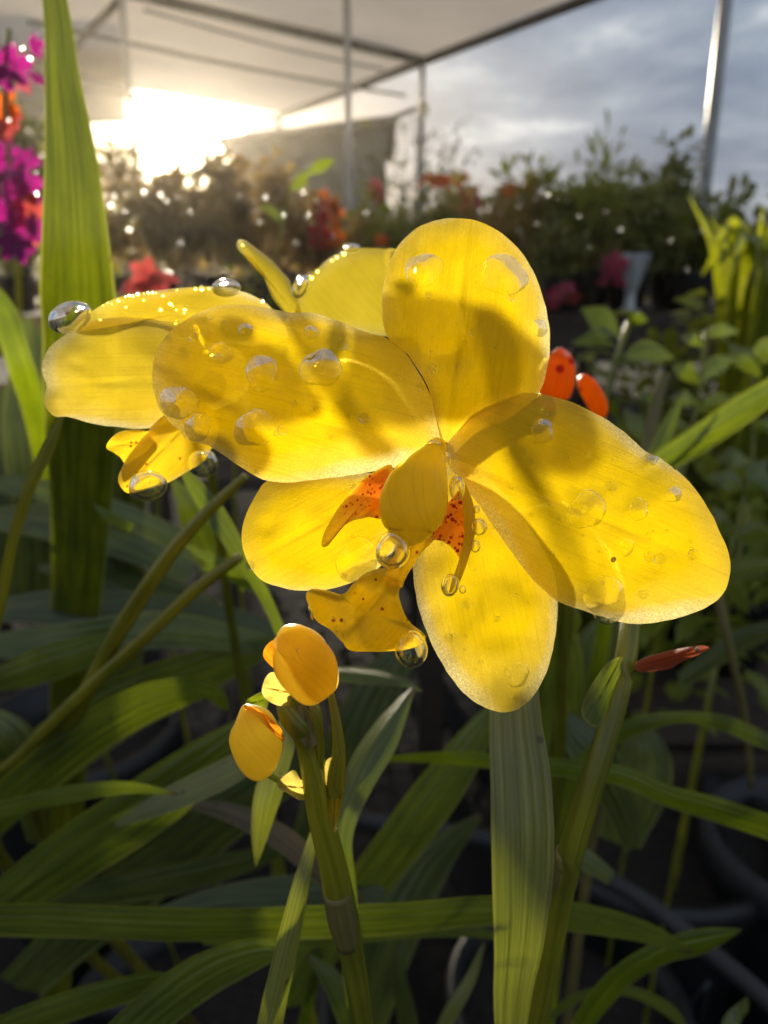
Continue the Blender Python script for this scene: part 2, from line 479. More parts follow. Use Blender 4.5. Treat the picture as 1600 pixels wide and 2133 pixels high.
def blade(name, outline, base, tip, db, dt, mat, parent, bulge=0.0, cross=0.0, curl=0.0, wave=0.0006,
          centre=None, rings=16, n=112, seed=0.0, dents=(), rimwave=0.00025, crease=0.00028):
    """a petal: the outline gets a base and a tip depth, belly, cross curvature, a rolled rim and waves"""
    o = catmull(outline, n, True)
    o = [p + np.array([1.6 * nz(p[0] / 26, p[1] / 26, seed + 3), 1.6 * nz(p[0] / 26, p[1] / 26, seed + 7)]) for p in o]
    c = np.array(centre if centre else np.mean(np.array(outline, float), axis=0))
    B, T = np.array(base, float), np.array(tip, float)
    ax = T - B
    L = np.linalg.norm(ax)
    ax = ax / L
    nrm = np.array([-ax[1], ax[0]])
    hw = max(abs(np.dot(p - B, nrm)) for p in o)
    V, U1, U2 = [], [], []

    def depth(p, r, th):
        q = p - B
        t = np.dot(q, ax) / L
        s = np.dot(q, nrm) / hw
        d = db + (dt - db) * t + bulge * 4 * max(t, 0) * max(1 - t, 0) + cross * s * s + curl * r ** 7
        d += wave * nz(p[0] / 95, p[1] / 95, seed) + wave * 0.2 * nz(p[0] / 38, p[1] / 38, seed + 9)
        d += crease * math.exp(-(s / .055) ** 2) * min(1, max(0, 1.05 - t) * 3)
        d += rimwave * r ** 3 * math.sin(th * 5 + seed)
        for (ex, ey, er, eh) in dents:
            rr = math.hypot(p[0] - ex, p[1] - ey) / er
            if rr < 1.6:
                d += eh * math.exp(-(rr * rr) * 2.2)
        return d, t, s

    d, t, s = depth(c, 0, 0)
    V.append(P(c[0], c[1], d)); U1.append((0, 0)); U2.append((t, s))
    for k in range(1, rings + 1):
        r = (k / rings) ** 0.85
        for j, p0 in enumerate(o):
            p = c + (p0 - c) * r
            d, t, s = depth(p, r, j / n * 2 * math.pi)
            V.append(P(p[0], p[1], d)); U1.append((r, j / n)); U2.append((t, s))
    F = [(0, 1 + (j + 1) % n, 1 + j) for j in range(n)]
    for k in range(rings - 1):
        a, b = 1 + k * n, 1 + (k + 1) * n
        for j in range(n):
            j2 = (j + 1) % n
            F.append((a + j, a + j2, b + j2, b + j))
    return mesh(name, V, F, mat, parent, {'rim': U1, 'axis': U2})


def frame_for(tan, tilt):
    side = tan.cross(AZ)
    if side.length < 1e-5:
        side = AX.copy()
    side.normalize()
    nn = side.cross(tan).normalized()
    c, s = math.cos(tilt), math.sin(tilt)
    return side * c + nn * s, nn * c - side * s


def strap(name, pts, widths, mat, parent, tilt=0.0, fold=0.12, pleat=0.045, n=36, m=20, seed=0.0, tilts=None):
    """a long leaf: centre line of world points, half widths in metres; pleated blade with a keel"""
    cl = [Vector(p) for p in catmull([tuple(p) for p in pts], n)]
    ws = [float(w[0]) for w in catmull([(w,) for w in widths], n)]
    ti = [float(w[0]) for w in catmull([(w,) for w in (tilts or [tilt, tilt])], n)]
    V, U1, U2, F = [], [], [], []
    ln = 0.0
    for i, p in enumerate(cl):
        tan = (cl[min(i + 1, n)] - cl[max(i - 1, 0)]).normalized()
        if i:
            ln += (p - cl[i - 1]).length
        sd, nn = frame_for(tan, ti[i])
        w = max(ws[i], 0.00005)
        for j in range(m + 1):
            v = j / m * 2 - 1
            h = fold * abs(v) + pleat * math.cos(v * 15.7) + 0.06 * nz(i * 0.21, v * 1.3, seed)
            V.append(p + sd * (v * w) + nn * (h * w))
            U1.append((abs(v), i / n)); U2.append((ln * 18 + seed, v * 0.5 + seed))
    for i in range(n):
        for j in range(m):
            a = i * (m + 1) + j
            F.append((a, a + 1, a + m + 2, a + m + 1))
    return mesh(name, V, F, mat, parent, {'rim': U1, 'axis': U2})


def tube(name, pts, radii, mat, parent=None, n=28, m=10, cap=True, ribs=0.0):
    cl = [Vector(p) for p in catmull([tuple(p) for p in pts], n)]
    rs = [float(w[0]) for w in catmull([(w,) for w in radii], n)]
    V, U1, U2, F = [], [], [], []
    ref = Vector((0.3, 0.2, 0.93)).normalized()
    ln = 0
    for i, p in enumerate(cl):
        tan = (cl[min(i + 1, n)] - cl[max(i - 1, 0)]).normalized()
        if i:
            ln += (p - cl[i - 1]).length
        if abs(tan.dot(ref)) > 0.95:
            a = tan.cross(Vector((1, 0, 0))).normalized()
        else:
            a = tan.cross(ref).normalized()
        b = tan.cross(a)
        for j in range(m):
            th = j / m * 2 * math.pi
            V.append(p + (a * math.cos(th) + b * math.sin(th)) * max(rs[i] * (1 + ribs * (abs(math.cos(1.5 * th + .4)) - .6)), 1e-6))
            U1.append((0.2, j / m)); U2.append((ln * 18, j / m))
    for i in range(n):
        for j in range(m):
            a0, a1 = i * m + j, i * m + (j + 1) % m
            F.append((a0, a1, a1 + m, a0 + m))
    if cap:
        F.append(tuple(range(m - 1, -1, -1)))
        F.append(tuple(n * m + j for j in range(m)))
    return mesh(name, V, F, mat, parent, {'rim': U1, 'axis': U2})


def W(px, d):
    return px * d / FPX


def box(name, lo, hi, mat, parent=None, rot=0.0, bev=0.0):
    x0, y0, z0 = lo; x1, y1, z1 = hi
    V = [Vector(v) for v in ((x0, y0, z0), (x1, y0, z0), (x1, y1, z0), (x0, y1, z0), (x0, y0, z1), (x1, y0, z1), (x1, y1, z1), (x0, y1, z1))]
    if rot:
        c = (V[0] + V[6]) / 2
        rm = Matrix.Rotation(rot, 3, 'Z')
        V = [c + rm @ (v - c) for v in V]
    F = [(0, 3, 2, 1), (4, 5, 6, 7), (0, 1, 5, 4), (1, 2, 6, 5), (2, 3, 7, 6), (3, 0, 4, 7)]
    o = mesh(name, V, F, mat, parent, smooth=False)
    if bev:
        b = o.modifiers.new('bevel', 'BEVEL'); b.width = bev; b.segments = 2
    return o


def lathe(name, prof, c, mat, parent=None, m=40):
    V, F = [], []
    for (r, z) in prof:
        for j in range(m):
            a = j / m * 2 * math.pi
            V.append((c[0] + r * math.cos(a), c[1] + r * math.sin(a), c[2] + z))
    for i in range(len(prof) - 1):
        for j in range(m):
            j2 = (j + 1) % m
            F.append((i * m + j, i * m + j2, (i + 1) * m + j2, (i + 1) * m + j))
    return mesh(name, V, F, mat, parent)


def pot(parent, c, r, h, mat='black_pot', rim='pot_rim', soil=True):
    p = lathe('pot', [(0.001, 0.0), (r * 0.74, 0), (r * 0.97, h * 0.9), (r * 0.97, h), (r * 0.93, h), (r * 0.91, h * 0.82), (0.001, h * 0.82)][:6], c, mat, parent)
    lathe('pot_rim', [(r * 0.975, h * 0.90), (r * 1.05, h * 0.90), (r * 1.06, h * 0.985), (r * 1.03, h * 1.01), (r * 0.95, h * 1.01), (r * 0.935, h * 0.93)], c, rim, parent)
    if soil:
        V, F = [(c[0], c[1], c[2] + h * 0.86)], []
        m = 30
        for k in (0.5, 1.0):
            for j in range(m):
                a = j / m * 2 * math.pi
                V.append((c[0] + r * .93 * k * math.cos(a), c[1] + r * .93 * k * math.sin(a), c[2] + h * (0.86 + 0.04 * nz(j * 1.7, k * 7, c[0] * 9))))
        F = [(0, 1 + j, 1 + (j + 1) % m) for j in range(m)] + [(1 + j, 1 + m + j, 1 + m + (j + 1) % m, 1 + (j + 1) % m) for j in range(m)]
        mesh('potting_soil', V, F, 'soil', parent)
    return p
# ================================================================== SETTING
# ground: one sheet, slightly uneven near the camera
gv, gf = [], []
gx = sorted(set([-200, -80, -30, -12] + [round(-6 + 0.3 * i, 3) for i in range(41)] + [12, 30, 80, 200]))
gy = sorted(set([-40, -12, -4] + [round(-1 + 0.3 * i, 3) for i in range(41)] + [18, 40, 100, 300]))
for y in gy:
    for x in gx:
        gv.append((x, y, 0.015 * nz(x * 1.3, y * 1.3)))
nxg = len(gx)
for j in range(len(gy) - 1):
    for i in range(nxg - 1):
        a = j * nxg + i
        gf.append((a, a + 1, a + nxg + 1, a + nxg))
tag(mesh('ground', gv, gf, 'ground'), kind='structure')

# ---------------------------------------------------------------- canopy
def roofp(px, py, z=3.0):
    d = P(px, py, 1) - CAMP
    return CAMP + d * ((z - CAMP.z) / d.z)

K1 = roofp(580, 235); K2 = roofp(880, 115); K3 = roofp(1180, 0)
ed = (K3 - K1).normalized(); K4 = K1 + ed * 8.7
C1 = roofp(270, 185); fd = (C1 - K1).normalized()
can = empty('shade_canopy', (K1.x, K1.y, 0), 'white cloth shade canopy on dark pipes, its far corner beside the low sun', 'canopy')

def quad_sheet(name, a, b, c, d, mat, parent, nu=14, nv=14, sag=0.05, seed=0.0):
    V, F = [], []
    for i in range(nu + 1):
        for j in range(nv + 1):
            u, v = i / nu, j / nv
            p = a * ((1 - u) * (1 - v)) + b * (u * (1 - v)) + c * (u * v) + d * ((1 - u) * v)
            s = sag * (16 * u * (1 - u) * v * (1 - v)) + sag * 0.35 * nz(u * 4, v * 4, seed)
            V.append(p - Vector((0, 0, s)))
    for i in range(nu):
        for j in range(nv):
            k = i * (nv + 1) + j
            F.append((k, k + 1, k + nv + 2, k + nv + 1))
    return mesh(name, V, F, mat, parent)

# bays of cloth between the cross pipes
LE = (K4 - K1).length
bays = [0, (K2 - K1).length, (K2 - K1).length * 2.05, LE]
far = 7.6
for i in range(3):
    a = K1 + ed * bays[i]; b = K1 + ed * bays[i + 1]
    quad_sheet('roof_sheet', a, b, b + fd * far, a + fd * far, 'sheet', can, seed=i * 3.1)
for i, t in enumerate(bays):
    a = K1 + ed * t
    tube('cross_pipe', [a - Vector((0, 0, .05)), a + fd * far * .5 - Vector((0, 0, .08)), a + fd * far - Vector((0, 0, .05))], [0.045 if i else 0.03] * 3, 'pipe', can, n=8)
tube('edge_pipe', [K1 - Vector((0, 0, .05)), (K1 + K4) / 2 - Vector((0, 0, .05)), K4 - Vector((0, 0, .05))], [.045] * 3, 'pipe', can, n=8)
m1 = K1 + fd * 3.2
tube('edge_pipe', [m1 - Vector((0, 0, .06)), m1 + ed * 4 - Vector((0, 0, .06)), m1 + ed * 8.7 - Vector((0, 0, .06))], [.035] * 3, 'pipe', can, n=8)
for (qa, qb, rr_) in (((60, 45), (845, 200), .02), ((300, 20), (800, 145), .012)):
    pa_, pb_ = roofp(*qa, 2.93), roofp(*qb, 2.93)
    tube('purlin', [pa_, (pa_ + pb_) / 2 - Vector((0, 0, .03)), pb_], [rr_] * 3, 'pipe', can, n=8)
def post(px, py, d, r, top=3.0, mat='steel', parent=can, name='post'):
    b = P(px, py, d)
    return tube(name, [(b.x, b.y, 0), (b.x, b.y, top / 2), (b.x, b.y, top)], [r] * 3, mat, parent, n=6, m=16)
post(725, 200, 4.6, 0.021, 2.96)
post(266, 150, 5.2, 0.022, 2.96)
b2 = Vector((K2.x, K2.y, 0))
tube('post', [b2, b2 + Vector((0, 0, 1.5)), b2 + Vector((0, 0, 2.95))], [.034] * 3, 'steel', can, n=6, m=16)
b1 = Vector((K1.x, K1.y, 0))
tube('post', [b1, b1 + Vector((0, 0, 1.5)), b1 + Vector((0, 0, 2.95))], [.03] * 3, 'pipe', can, n=6, m=16)
tube('brace', [P(150, 100, 6.0), P(200, 50, 6.0), P(262, -18, 6.0)], [.018] * 3, 'pipe', can, n=4)
tube('rail', [P(725, 285, 8.2), P(800, 252, 8.5), P(888, 218, 8.85)], [.03] * 3, 'pipe', can, n=4)

# darker cloth of a second shelter beyond, hanging low on the sun's other side
sc = empty('shade_cloth', P(80, 500, 9.0), 'dark grey shade cloth sloping down behind the tall leaf and magenta flowers', 'shade cloth')
quad_sheet('cloth_panel', P(-260, 40, 7.2), P(262, 70, 7.6), P(262, 252, 10.5), P(-260, 258, 10.5), 'sheet_grey', sc, sag=.1, seed=5)
tube('cloth_pipe', [P(-260, 255, 10.4), P(0, 255, 10.4), P(266, 250, 10.4)], [.03] * 3, 'pipe', sc, n=4)

# pole on its own at the right
pb = P(1490, 200, 3.1)
pl = tube('steel_pole', [(pb.x, pb.y, 0), (pb.x, pb.y, 1.4), (pb.x, pb.y, 3.2)], [.026] * 3, 'steel', None, n=6, m=20)
tag(pl, 'tall pale steel pole standing alone against the cloudy sky', 'pole')

# shed behind
sh = empty('garden_shed', P(700, 560, 9.2), 'grey shed with a low sloping roof behind the middle post', 'shed')
za, zb = P(480, 305, 9.2), P(805, 262, 9.2)
yw = za.y
def zat(py, y):
    d = P(800, py, 1) - CAMP
    return CAMP.z + d.z * (y / d.y)
x0, x1 = za.x, zb.x
V = [(x0, yw, 0), (x1, yw, 0), (x1, yw, zb.z), (x0, yw, za.z), (x0, yw + 3, 0), (x1, yw + 3, 0), (x1, yw + 3, zb.z), (x0, yw + 3, za.z)]
mesh('wall', V, [(0, 1, 2, 3), (1, 5, 6, 2), (4, 7, 6, 5), (0, 3, 7, 4)], 'shed_wall', sh, smooth=False)
o_ = 0.12
mesh('roof', [(x0 - o_, yw - o_, za.z), (x1 + o_, yw - o_, zb.z), (x1 + o_, yw + 3, zb.z), (x0 - o_, yw + 3, za.z),
              (x0 - o_, yw - o_, za.z + .09), (x1 + o_, yw - o_, zb.z + .09), (x1 + o_, yw + 3, zb.z + .09), (x0 - o_, yw + 3, za.z + .09)],
     [(0, 3, 2, 1), (4, 5, 6, 7), (0, 1, 5, 4), (1, 2, 6, 5), (2, 3, 7, 6), (3, 0, 4, 7)], 'shed_roof', sh, smooth=False)
for i in range(7):
    xx = x0 + (x1 - x0) * (i + 0.5) / 7
    box('wall_batten', (xx - .02, yw - .025, 0.1), (xx + .02, yw - .002, za.z - .06), 'shed_wall', sh)
box('door', (x0 + .3, yw - .03, 0), (x0 + 1.0, yw - .003, 1.3), 'shed_dark', sh)

# torn clear plastic hanging from the canopy corner
ph = quad_sheet('plastic_sheet', P(572, 236, 11.4), P(650, 312, 11.2), P(560, 318, 11.2), P(470, 300, 11.2), 'plastic', None, sag=.15, seed=8)
tag(ph, 'torn translucent plastic sheet hanging under the far canopy corner', 'plastic sheet')

# ---------------------------------------------------------------- benches
def bench(px0, px1, d, z, dep, label):
    a, b = P(px0, 577, d), P(px1, 577, d)
    e = empty('plant_bench', ((a.x + b.x) / 2, a.y, 0), label, 'bench')
    ns = 7
    for i in range(ns):
        y0 = a.y + dep * i / ns
        box('slat', (a.x, y0, z - .025), (b.x, y0 + dep / ns - .015, z), 'wood', e)
    for x in (a.x + .06, (a.x + b.x) / 2, b.x - .06):
        for y in (a.y + .05, a.y + dep - .05):
            box('leg', (x - .025, y - .025, 0), (x + .025, y + .025, z - .026), 'wood', e)
    box('rail', (a.x, a.y + .005, z - .11), (b.x, a.y + .03, z - .027), 'wood', e)
    return e
bench(900, 2000, 1.75, .72, .95, 'dark slatted bench of potted plants at the right, below the steel pole')
bench(-300, 860, 2.05, .70, 1.0, 'dark slatted bench of potted plants behind the yellow flowers, below the sun')
bench(-500, 2200, 4.3, .80, 1.2, 'long far slatted bench of plants, in front of the grey shed')
# ================================================================== MAIN ORCHID
A = empty('orchid_plant', (0.03, 0.30, 0), 'yellow orchid in bloom, its wet open flowers and green stem standing in front', 'orchid')
pot(A, (0.03, 0.30, 0), 0.11, 0.2)
sp = [P(1180, 1050, .132), P(1250, 1120, .118), P(1300, 1200, .104), P(1313, 1280, .096), P(1304, 1370, .092), P(1262, 1540, .0905), P(1205, 1720, .092), P(1165, 1880, .096), P(1130, 2040, .101), P(1095, 2200, .108), (0.022, 0.12, .60), (0.028, 0.2, .4), (0.03, 0.30, .17)]
tube('stem', sp, [W(12, .132), W(15, .118), W(18, .104), W(21, .096), W(23, .092), W(25, .0905), W(27, .092), W(27, .096), W(29, .10), W(30, .108), .0025, .003, .004], 'stem', A, n=70, m=14)
tube('stem_node', [P(1185, 1775, .0935), P(1175, 1815, .0945), P(1168, 1850, .0955)], [W(27, .094), W(29.5, .095), W(27, .096)], 'stem_brown', A, n=8, m=14)

# flower in front -----------------------------------------------------------
fl = tube('flower', [P(922, 945, .0775), P(805, 790, .1), P(700, 765, .12), P(656, 845, .13), P(700, 950, .16), P(1000, 1080, .16), P(1182, 1052, .132)], [W(26, .077), W(11, .1), W(9, .12), W(9, .13), W(9, .16), W(9, .16), W(9, .132)], 'stem_yellow', A, n=36)
fl['label'] = 'wide open yellow flower facing the camera'
CEN = (925, 945)
dorsal = [(925, 955), (905, 880), (893, 810), (850, 740), (806, 700), (796, 640), (802, 580), (822, 524), (858, 482), (905, 460), (955, 454), (1000, 462), (1048, 488), (1088, 528), (1118, 580), (1137, 640), (1146, 700), (1141, 760), (1122, 820), (1065, 868), (995, 900)]
blade('sepal', dorsal, CEN, (975, 455), .0770, .0745, 'petal', fl, bulge=-.0022, cross=.0028, curl=.0011, centre=(975, 690), seed=1.0, wave=.0008,
      dents=[(880, 560, 34, -.0006), (1055, 570, 42, -.0006), (1122, 682, 20, -.0005), (825, 660, 30, -.0005), (945, 740, 46, .0008)])
lsep = [(905, 965), (840, 985), (740, 985), (640, 985), (560, 1000), (528, 1040), (509, 1085), (504, 1125), (514, 1165), (535, 1200), (570, 1219), (620, 1230), (680, 1228), (730, 1214), (780, 1190), (830, 1140), (880, 1060)]
blade('sepal', lsep, CEN, (515, 1175), .0772, .0735, 'petal', fl, bulge=-.0010, cross=.002, curl=.0009, centre=(680, 1090), seed=2.0, wave=.0008,
      dents=[(560, 1100, 30, .0005), (740, 1170, 50, -.0006)])
rsep = [(930, 960), (880, 1060), (866, 1130), (861, 1190), (868, 1250), (888, 1315), (912, 1366), (944, 1418), (985, 1460), (1037, 1483), (1082, 1476), (1115, 1445), (1140, 1395), (1155, 1335), (1161, 1262), (1150, 1180), (1090, 1080), (1010, 990)]
blade('sepal', rsep, CEN, (1040, 1483), .0772, .0738, 'petal', fl, bulge=-.0014, cross=.0022, curl=.0009, centre=(1010, 1220), seed=3.0, wave=.0008,
      dents=[(1080, 1280, 55, -.0009), (1030, 1330, 40, .0006), (1075, 1420, 30, -.0005)])
lpet = [(925, 945), (912, 880), (893, 815), (850, 742), (808, 706), (757, 690), (700, 666), (655, 652), (600, 650), (555, 641), (500, 634), (445, 639), (394, 662), (350, 695), (325, 735), (317, 780), (324, 830), (343, 868), (374, 898), (384, 912), (412, 922), (444, 934), (500, 972), (562, 1003), (650, 1000), (760, 985), (860, 965)]
blade('petal', lpet, CEN, (318, 790), .0752, .0718, 'petal', fl, bulge=-.0035, cross=.0030, curl=.0012, centre=(610, 815), seed=4.0, wave=.0008, n=128,
      dents=[(545, 775, 30, -.0006), (668, 765, 36, -.0006), (530, 890, 48, -.0008), (455, 735, 26, .0005), (372, 838, 36, -.0006), (410, 890, 28, -.0006), (648, 690, 14, -.0004), (510, 685, 14, -.0004), (720, 880, 60, .0008)])
rpet = [(925, 945), (955, 890), (985, 850), (1018, 830), (1065, 819), (1125, 820), (1185, 836), (1243, 862), (1300, 899), (1345, 940), (1372, 952), (1403, 974), (1442, 1010), (1476, 1060), (1502, 1112), (1521, 1166), (1517, 1212), (1498, 1247), (1450, 1275), (1390, 1292), (1330, 1300), (1280, 1293), (1228, 1276), (1162, 1252), (1110, 1206), (1055, 1135), (1000, 1055), (950, 990)]
blade('petal', rpet, CEN, (1515, 1190), .0752, .0705, 'petal', fl, bulge=-.0030, cross=.0028, curl=.0012, centre=(1225, 1070), seed=5.0, wave=.0008, n=128,
      dents=[(1220, 1060, 46, -.0007), (1262, 1245, 46, -.0009), (1330, 1065, 24, -.0005), (1405, 1030, 20, -.0005), (1130, 895, 28, -.0005), (1360, 958, 16, -.0004), (1090, 1060, 60, .0009), (1320, 1180, 60, .0009)])
# lip: two side lobes, claw, callus, mid lobe
blade('side_lobe', [(818, 972), (794, 975), (757, 998), (722, 1036), (692, 1078), (673, 1116), (670, 1138), (684, 1136), (700, 1110), (728, 1088), (765, 1078), (800, 1078), (815, 1030)], (815, 1030), (672, 1138), .0712, .0688, 'lobe', fl,
      bulge=-.0002, cross=.0018, curl=-.0004, centre=(762, 1040), seed=6, wave=.0003, n=80, rings=10)
blade('side_lobe', [(905, 1072), (930, 1050), (958, 1025), (978, 1035), (982, 1080), (976, 1130), (962, 1165), (935, 1135), (900, 1125), (858, 1140), (860, 1128), (885, 1108)], (900, 1110), (972, 1060), .0710, .0702, 'lobe_spot', fl,
      cross=.0006, centre=(935, 1095), seed=7, wave=.0002, n=80, rings=10)
tube('side_lobe_edge', [P(966, 1010, .0698), P(976, 1060, .0692), P(978, 1110, .0688), P(966, 1165, .0684), P(948, 1215, .0682), P(938, 1240, .0682)], [W(6, .07), W(12, .07), W(11, .07), W(9, .07), W(8, .07), W(4, .07)], 'column', fl, n=26, m=12)
blade('claw', [(845, 1100), (880, 1112), (905, 1120), (880, 1150), (862, 1176), (845, 1205), (835, 1225), (800, 1215), (805, 1190), (828, 1165), (838, 1135)], (870, 1105), (820, 1215), .0700, .0668, 'lip', fl, cross=.001, centre=(848, 1165), seed=8, wave=.0001, n=64, rings=8)
blade('mid_lobe', [(838, 1200), (831, 1238), (842, 1276), (858, 1300), (874, 1312), (887, 1327), (878, 1342), (850, 1350), (800, 1357), (731, 1355), (712, 1337), (690, 1314), (660, 1292), (643, 1262), (638, 1236), (655, 1226), (688, 1232), (716, 1237), (735, 1216), (762, 1194), (800, 1184)], (830, 1195), (720, 1320), .0670, .0655, 'lip', fl,
      bulge=-.0008, cross=.0012, curl=.0006, centre=(765, 1275), seed=9, wave=.0012, n=110, rings=14, rimwave=.0007, dents=[(745, 1215, 22, -.0006)])
# column with its anther cap
cp = [P(912, 928, .0738), P(898, 955, .0720), P(876, 1000, .0696), P(862, 1045, .0678), P(856, 1085, .0668), P(854, 1115, .0666), P(853, 1129, .0667), P(853, 1133, .0668)]
tube('column', cp, [W(20, .073), W(33, .072), W(58, .07), W(71, .068), W(64, .067), W(42, .067), W(20, .067), W(1, .067)], 'column', fl, n=40, m=26)


# flower behind, facing away to the left -----------------------------------------
f2 = tube('flower', [P(440, 780, .094), P(405, 690, .12), P(410, 760, .15), P(430, 900, .18), P(455, 1100, .22), P(500, 1400, .28), (0.0, .30, .17)], [W(30, .095), W(12, .12), W(9, .15), W(9, .18), W(10, .22), W(10, .28), .003], 'stem', A, n=40)
f2['label'] = 'second yellow flower behind, turned to the left, drops along its upper edge'
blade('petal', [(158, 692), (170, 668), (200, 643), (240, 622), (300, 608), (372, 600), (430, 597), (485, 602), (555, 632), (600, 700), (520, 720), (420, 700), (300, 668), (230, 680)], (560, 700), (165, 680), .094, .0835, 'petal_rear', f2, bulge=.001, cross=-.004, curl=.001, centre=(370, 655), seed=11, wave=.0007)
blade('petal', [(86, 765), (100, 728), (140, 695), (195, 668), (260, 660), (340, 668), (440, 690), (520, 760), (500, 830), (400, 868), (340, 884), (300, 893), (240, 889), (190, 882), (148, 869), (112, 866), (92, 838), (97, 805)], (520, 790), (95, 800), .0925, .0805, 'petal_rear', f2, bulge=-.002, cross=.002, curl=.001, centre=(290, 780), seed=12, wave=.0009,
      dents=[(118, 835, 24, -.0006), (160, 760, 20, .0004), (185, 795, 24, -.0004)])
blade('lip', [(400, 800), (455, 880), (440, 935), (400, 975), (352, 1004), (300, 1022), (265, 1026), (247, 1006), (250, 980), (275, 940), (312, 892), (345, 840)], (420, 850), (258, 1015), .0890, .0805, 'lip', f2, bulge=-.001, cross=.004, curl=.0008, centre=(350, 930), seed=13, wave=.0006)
blade('side_lobe', [(222, 932), (232, 912), (258, 897), (300, 896), (330, 905), (310, 935), (282, 955), (264, 968), (250, 952), (238, 944)], (320, 915), (226, 930), .086, .0835, 'lip', f2, cross=.001, centre=(272, 928), seed=14, wave=.0005, n=64, rings=8)

# third bloom seen from behind between the two: broad petal and a narrow sepal
f3 = tube('flower', [P(850, 715, .108), P(830, 760, .13), P(830, 900, .16), P(1000, 1060, .158), P(1182, 1052, .132)], [W(16, .108), W(6, .13), W(7, .16), W(8, .158), W(9, .132)], 'stem_yellow', A, n=24)
f3['label'] = 'third yellow flower seen from behind, between the two open ones'
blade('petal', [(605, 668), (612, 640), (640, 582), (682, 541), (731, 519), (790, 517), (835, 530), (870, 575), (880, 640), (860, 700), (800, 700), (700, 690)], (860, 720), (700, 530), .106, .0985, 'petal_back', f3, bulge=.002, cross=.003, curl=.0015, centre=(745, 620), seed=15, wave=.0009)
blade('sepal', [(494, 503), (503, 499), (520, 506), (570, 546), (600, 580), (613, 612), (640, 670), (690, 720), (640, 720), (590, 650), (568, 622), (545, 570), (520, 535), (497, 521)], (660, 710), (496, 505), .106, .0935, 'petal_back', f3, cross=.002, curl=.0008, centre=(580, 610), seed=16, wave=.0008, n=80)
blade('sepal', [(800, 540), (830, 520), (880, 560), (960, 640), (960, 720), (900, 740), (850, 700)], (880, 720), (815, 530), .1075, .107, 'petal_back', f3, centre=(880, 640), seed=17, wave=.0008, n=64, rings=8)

# bracts and the dry red one on the stem
blade('bract', [(1291, 1368), (1298, 1385), (1280, 1440), (1262, 1490), (1240, 1516), (1213, 1490), (1218, 1455), (1240, 1415), (1262, 1385)], (1292, 1372), (1222, 1500), .0905, .088, 'leaf_bright', A, cross=.001, centre=(1258, 1440), seed=18, wave=.0003, n=64, rings=8)
blade('dry_bract', [(1322, 1392), (1330, 1376), (1370, 1362), (1420, 1350), (1462, 1345), (1477, 1350), (1465, 1358), (1430, 1374), (1395, 1392), (1365, 1398), (1335, 1400)], (1325, 1390), (1475, 1350), .0905, .0850, 'red_bract', A, bulge=-.0005, cross=.0012, centre=(1395, 1374), seed=19, wave=.0006, n=64, rings=8)['label'] = 'shrivelled red bract'

# the broad leaf below the flower and others of this plant
strap('leaf', [P(1070, 1360, .098), P(1075, 1480, .094), P(1088, 1640, .0915), P(1092, 1800, .091), P(1085, 1950, .0925), P(1070, 2080, .096), P(1062, 2230, .102), P(1056, 2480, .118), (.02, .13, .55), (.028, .25, .2)],
      [W(55, .1), W(62, .094), W(71, .0915), W(71, .091), W(58, .0925), W(42, .096), W(28, .1), W(26,.118), .0025, .003], 'leaf_pale', A, fold=.10, pleat=.035, n=70, m=24, seed=.3, tilts=[.35, .35, .3, .25, .2, .1, 0, 0, 0])
strap('leaf', [P(1600 + 120, 745, .30), P(1600, 825, .27), P(1480, 905, .25), P(1360, 985, .24), P(1200, 1130, .25), P(1160, 1330, .28), P(1130, 1600, .33), (.07, .32, .18)], [W(12, .3), W(34, .27), W(37, .25), W(30, .24), W(24, .25), W(22, .28), W(20, .33), .004], 'leaf_bright', A, fold=.25, n=50, seed=1.2, tilt=.5)
strap('leaf', [P(1422, 820, .27), P(1395, 885, .26), P(1362, 960, .25), P(1300, 1100, .25), P(1260, 1300, .27), (.08, .32, .18)], [W(3, .27), W(14, .26), W(17, .25), W(16, .25), W(15, .27), .003], 'leaf_bright', A, fold=.3, n=40, seed=2.2, tilt=-.3)
strap('leaf', [P(1600 + 90, 1580, .20), P(1600, 1545, .19), P(1510, 1508, .18), P(1430, 1496, .175), P(1340, 1510, .175), P(1270, 1545, .18), P(1200, 1620, .2), P(1150, 1800, .25), (.05, .31, .18)], [W(10, .2), W(17, .19), W(18, .18), W(16, .175), W(22, .175), W(22, .18), W(18, .2), W(15, .25), .003], 'leaf', A, fold=.25, n=50, seed=3.2, tilts=[-.5, -.3, .2, .5, .3, .2, 0, 0, 0])
strap('leaf', [P(1600 + 90, 1765, .16), P(1600, 1725, .155), P(1490, 1688, .15), P(1380, 1655, .147), P(1300, 1620, .147), P(1200, 1604, .15), P(1080, 1592, .155), P(900, 1580, .17), P(760, 1585, .19)], [W(26, .16), W(27, .155), W(28, .15), W(24, .147), W(23, .147), W(22, .15), W(20, .155), W(14, .17), W(3, .19)], 'leaf_bright', A, fold=.2, n=50, seed=4.2, tilt=.2)  # brighter leaf colour stands in for sun on this blade

